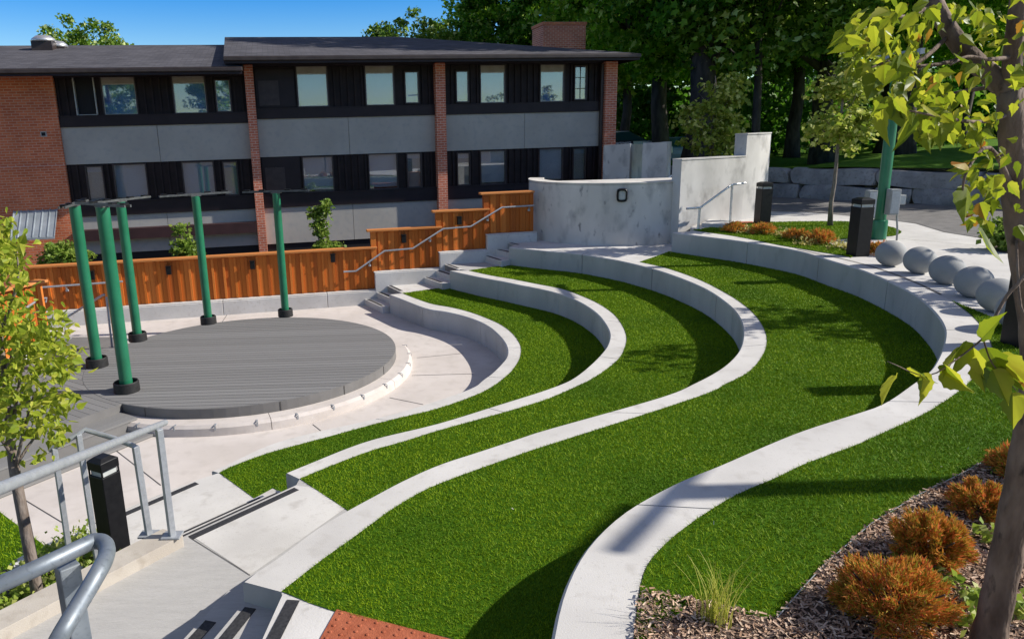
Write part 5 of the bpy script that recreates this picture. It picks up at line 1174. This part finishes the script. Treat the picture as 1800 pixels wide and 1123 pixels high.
# ---------------------------------------------------------------- foreground maple
Y0 = 2.74; bx_, by_, bz_ = U(1735, 1150, T4); t = thing('maple_tree', 'near maple with a scarred trunk and yellow green leaves at the right edge', 'tree', (bx_, by_, bz_))
def NP(px, py, dy=0): return UY(px, py, by_+dy)
mb = MB()
def br(pts, r0, r1, n=10, k=4):
    q = catmull([NP(*p) for p in pts], k); mb.tube([tuple(p) for p in q], list(np.linspace(r0, r1, len(q))), n)
tk = catmull([(bx_-.01, by_, bz_-.05), NP(1745, 1090), NP(1768, 980), NP(1797, 830), NP(1818, 690), NP(1818, 590), NP(1802, 470), NP(1788, 370), NP(1781, 270), NP(1775, 160)], 5); rr = np.interp(np.linspace(0, 1, len(tk)), [0, .1, .6, 1], [.078, .062, .047, .043])
mb.tube([tuple(p) for p in tk], list(rr*(1+.04*np.sin(np.arange(len(tk))*2.1))), 18)
br([(1775, 165), (1750, 140, .03), (1700, 95, .10), (1660, 40, .16), (1630, -30, .22), (1600, -120, .3)], .040, .024, 14)
br([(1776, 165), (1781, 90, -.02), (1790, 0, -.05), (1800, -100, -.05)], .034, .022, 14)
for pts in [[(1640, 10, .2), (1590, 30, .1), (1545, 25, 0), (1520, 40, -.05)], [(1672, 60, .15), (1610, 112, .05), (1565, 108, 0), (1530, 120, -.1)], [(1688, 105, .1), (1640, 115, .05), (1560, 125, .05), (1545, 160, 0)], [(1778, 200), (1720, 215, -.1), (1650, 205, -.2), (1600, 195, -.25)], [(1770, 150), (1700, 160, .2), (1640, 170, .3), (1600, 165, .35)], [(1786, 340), (1740, 260, -.1), (1700, 300, -.2), (1690, 350, -.2)],
            [(1785, 100), (1740, 105, -.1), (1700, 100, -.15), (1670, 115, -.2)], [(1788, 60), (1800, 90, .1), (1815, 130, .1)]]:
    br(pts, .009, .003, 7)
# bare thorny twig with a few leaves on the right
br([(1830, 440, -.2), (1795, 492, -.25), (1770, 520, -.25), (1745, 565, -.27), (1728, 595, -.3)], .0075, .005, 8)
br([(1728, 595, -.3), (1690, 625, -.35), (1630, 660, -.4), (1560, 635, -.42)], .0035, .0015, 6)
br([(1728, 595, -.3), (1745, 640, -.3), (1790, 690, -.28)], .0035, .0015, 6)
br([(1785, 400), (1795, 540, -.15), (1822, 560, -.2)], .005, .003, 6)
mb.build('trunk', M['bark'], t, smooth=True)
rg_ = np.random.default_rng(9); Ps = []; Sz = []; D_ = []
CL = [(1500,60,30,25,10,.14),(1545,20,35,22,16,.13),(1530,85,40,30,20,.135),(1570,60,40,35,22,.13),(1610,30,40,30,22,.12),(1580,110,40,25,18,.13),(1560,160,25,35,9,.15),(1610,145,35,20,14,.12),(1640,180,40,20,18,.11),(1690,190,40,25,20,.11),(1600,90,35,25,12,.12),(1665,140,40,20,14,.11),(1640,215,35,20,14,.13),(1690,225,35,25,14,.12),(1620,200,25,20,9,.13),
      (1725,60,30,35,20,.10),(1720,120,25,20,14,.10),(1750,90,25,40,14,.10),(1690,20,40,20,14,.11),(1795,40,20,60,20,.11),(1795,180,18,50,16,.11),(1750,20,30,20,10,.1),(1735,240,20,25,10,.11),(1740,280,22,28,16,.115),(1735,330,25,25,18,.12),(1715,300,25,25,12,.13),(1725,370,25,25,12,.12),(1790,330,15,80,12,.11),(1755,200,22,30,14,.1)]
for px, py, rx, ry, k, s in CL:
    for _ in range(int(k*1.15)):
        Ps.append(NP(px+rg_.normal(0, rx*.6), py+rg_.normal(0, ry*.6), rg_.normal(0, .25))); Sz.append(s*rg_.uniform(.45, 1.05)*.54); D_.append(rg_.normal(size=3)*.5+np.array([0, 0, -.75]))
for px, py, dy, s, dx, dz in [(1600,205,-.3,.12,-.3,-1),(1655,195,-.2,.12,.1,-1),(1725,400,-.2,.155,0,-1),(1700,330,-.2,.13,-.5,-.8),(1575,660,-.42,.11,-.8,-.4),(1625,655,-.4,.10,.1,-1),(1600,645,-.4,.09,.4,-.6),(1660,640,-.38,.12,.5,-1),(1655,655,-.38,.10,.6,-.7),(1690,610,-.33,.13,-.7,-.25),(1700,600,-.32,.13,-.3,-1),(1710,610,-.32,.12,.0,-1),(1725,595,-.3,.11,-.1,.8),(1735,610,-.3,.13,.5,-.9),(1745,650,-.3,.14,.2,-1),(1765,640,-.3,.13,.5,-.8),(1755,625,-.3,.13,.8,-.3),(1780,690,-.28,.12,.2,-1),(1770,660,-.28,.12,.8,-.6),(1720,640,-.3,.09,.0,-1),(1545,130,0,.15,-.6,-.8),(1550,190,0,.15,-.1,-1),(1575,175,.05,.13,.2,-1),(1515,100,-.1,.13,-.9,-.4)]:
    Ps.append(NP(px, py, dy)); Sz.append(s); D_.append(np.array([dx, -.25, dz]))
Ps = np.array(Ps); n = len(Ps); D_ = np.array(D_)
Rm = rand_rot(n, D_, .12)
# leaves hang with a face roughly towards the viewer or the sun
V, F = inst(*MAPLE, Ps, Rm, np.minimum(np.array(Sz), .125)); npmesh('leaves', V, F, M['leaf_fg'], t, smooth=True)
# young tree outside the frame whose shade dapples the spheres
small_tree('young_tree', 'young tree just beyond the right edge, dappling the spheres with shade', 'tree', (10.6, 9.9, T4), 4.4, .35, 1.0, .05, 23, 'leaf_young', .13, 46, 34, .30)
# ---------------------------------------------------------------- origins of single mesh things
for o in list(col.objects):
    if o.type == 'MESH' and o.parent is None and 'kind' not in o:
        me = o.data; n = len(me.vertices); co = np.empty(n*3, np.float32); me.vertices.foreach_get('co', co); co = co.reshape(-1, 3)
        c = np.array([(co[:, 0].min()+co[:, 0].max())/2, (co[:, 1].min()+co[:, 1].max())/2, co[:, 2].min()], np.float32)
        me.vertices.foreach_set('co', (co-c).ravel()); me.update(); o.location = [float(v) for v in c]
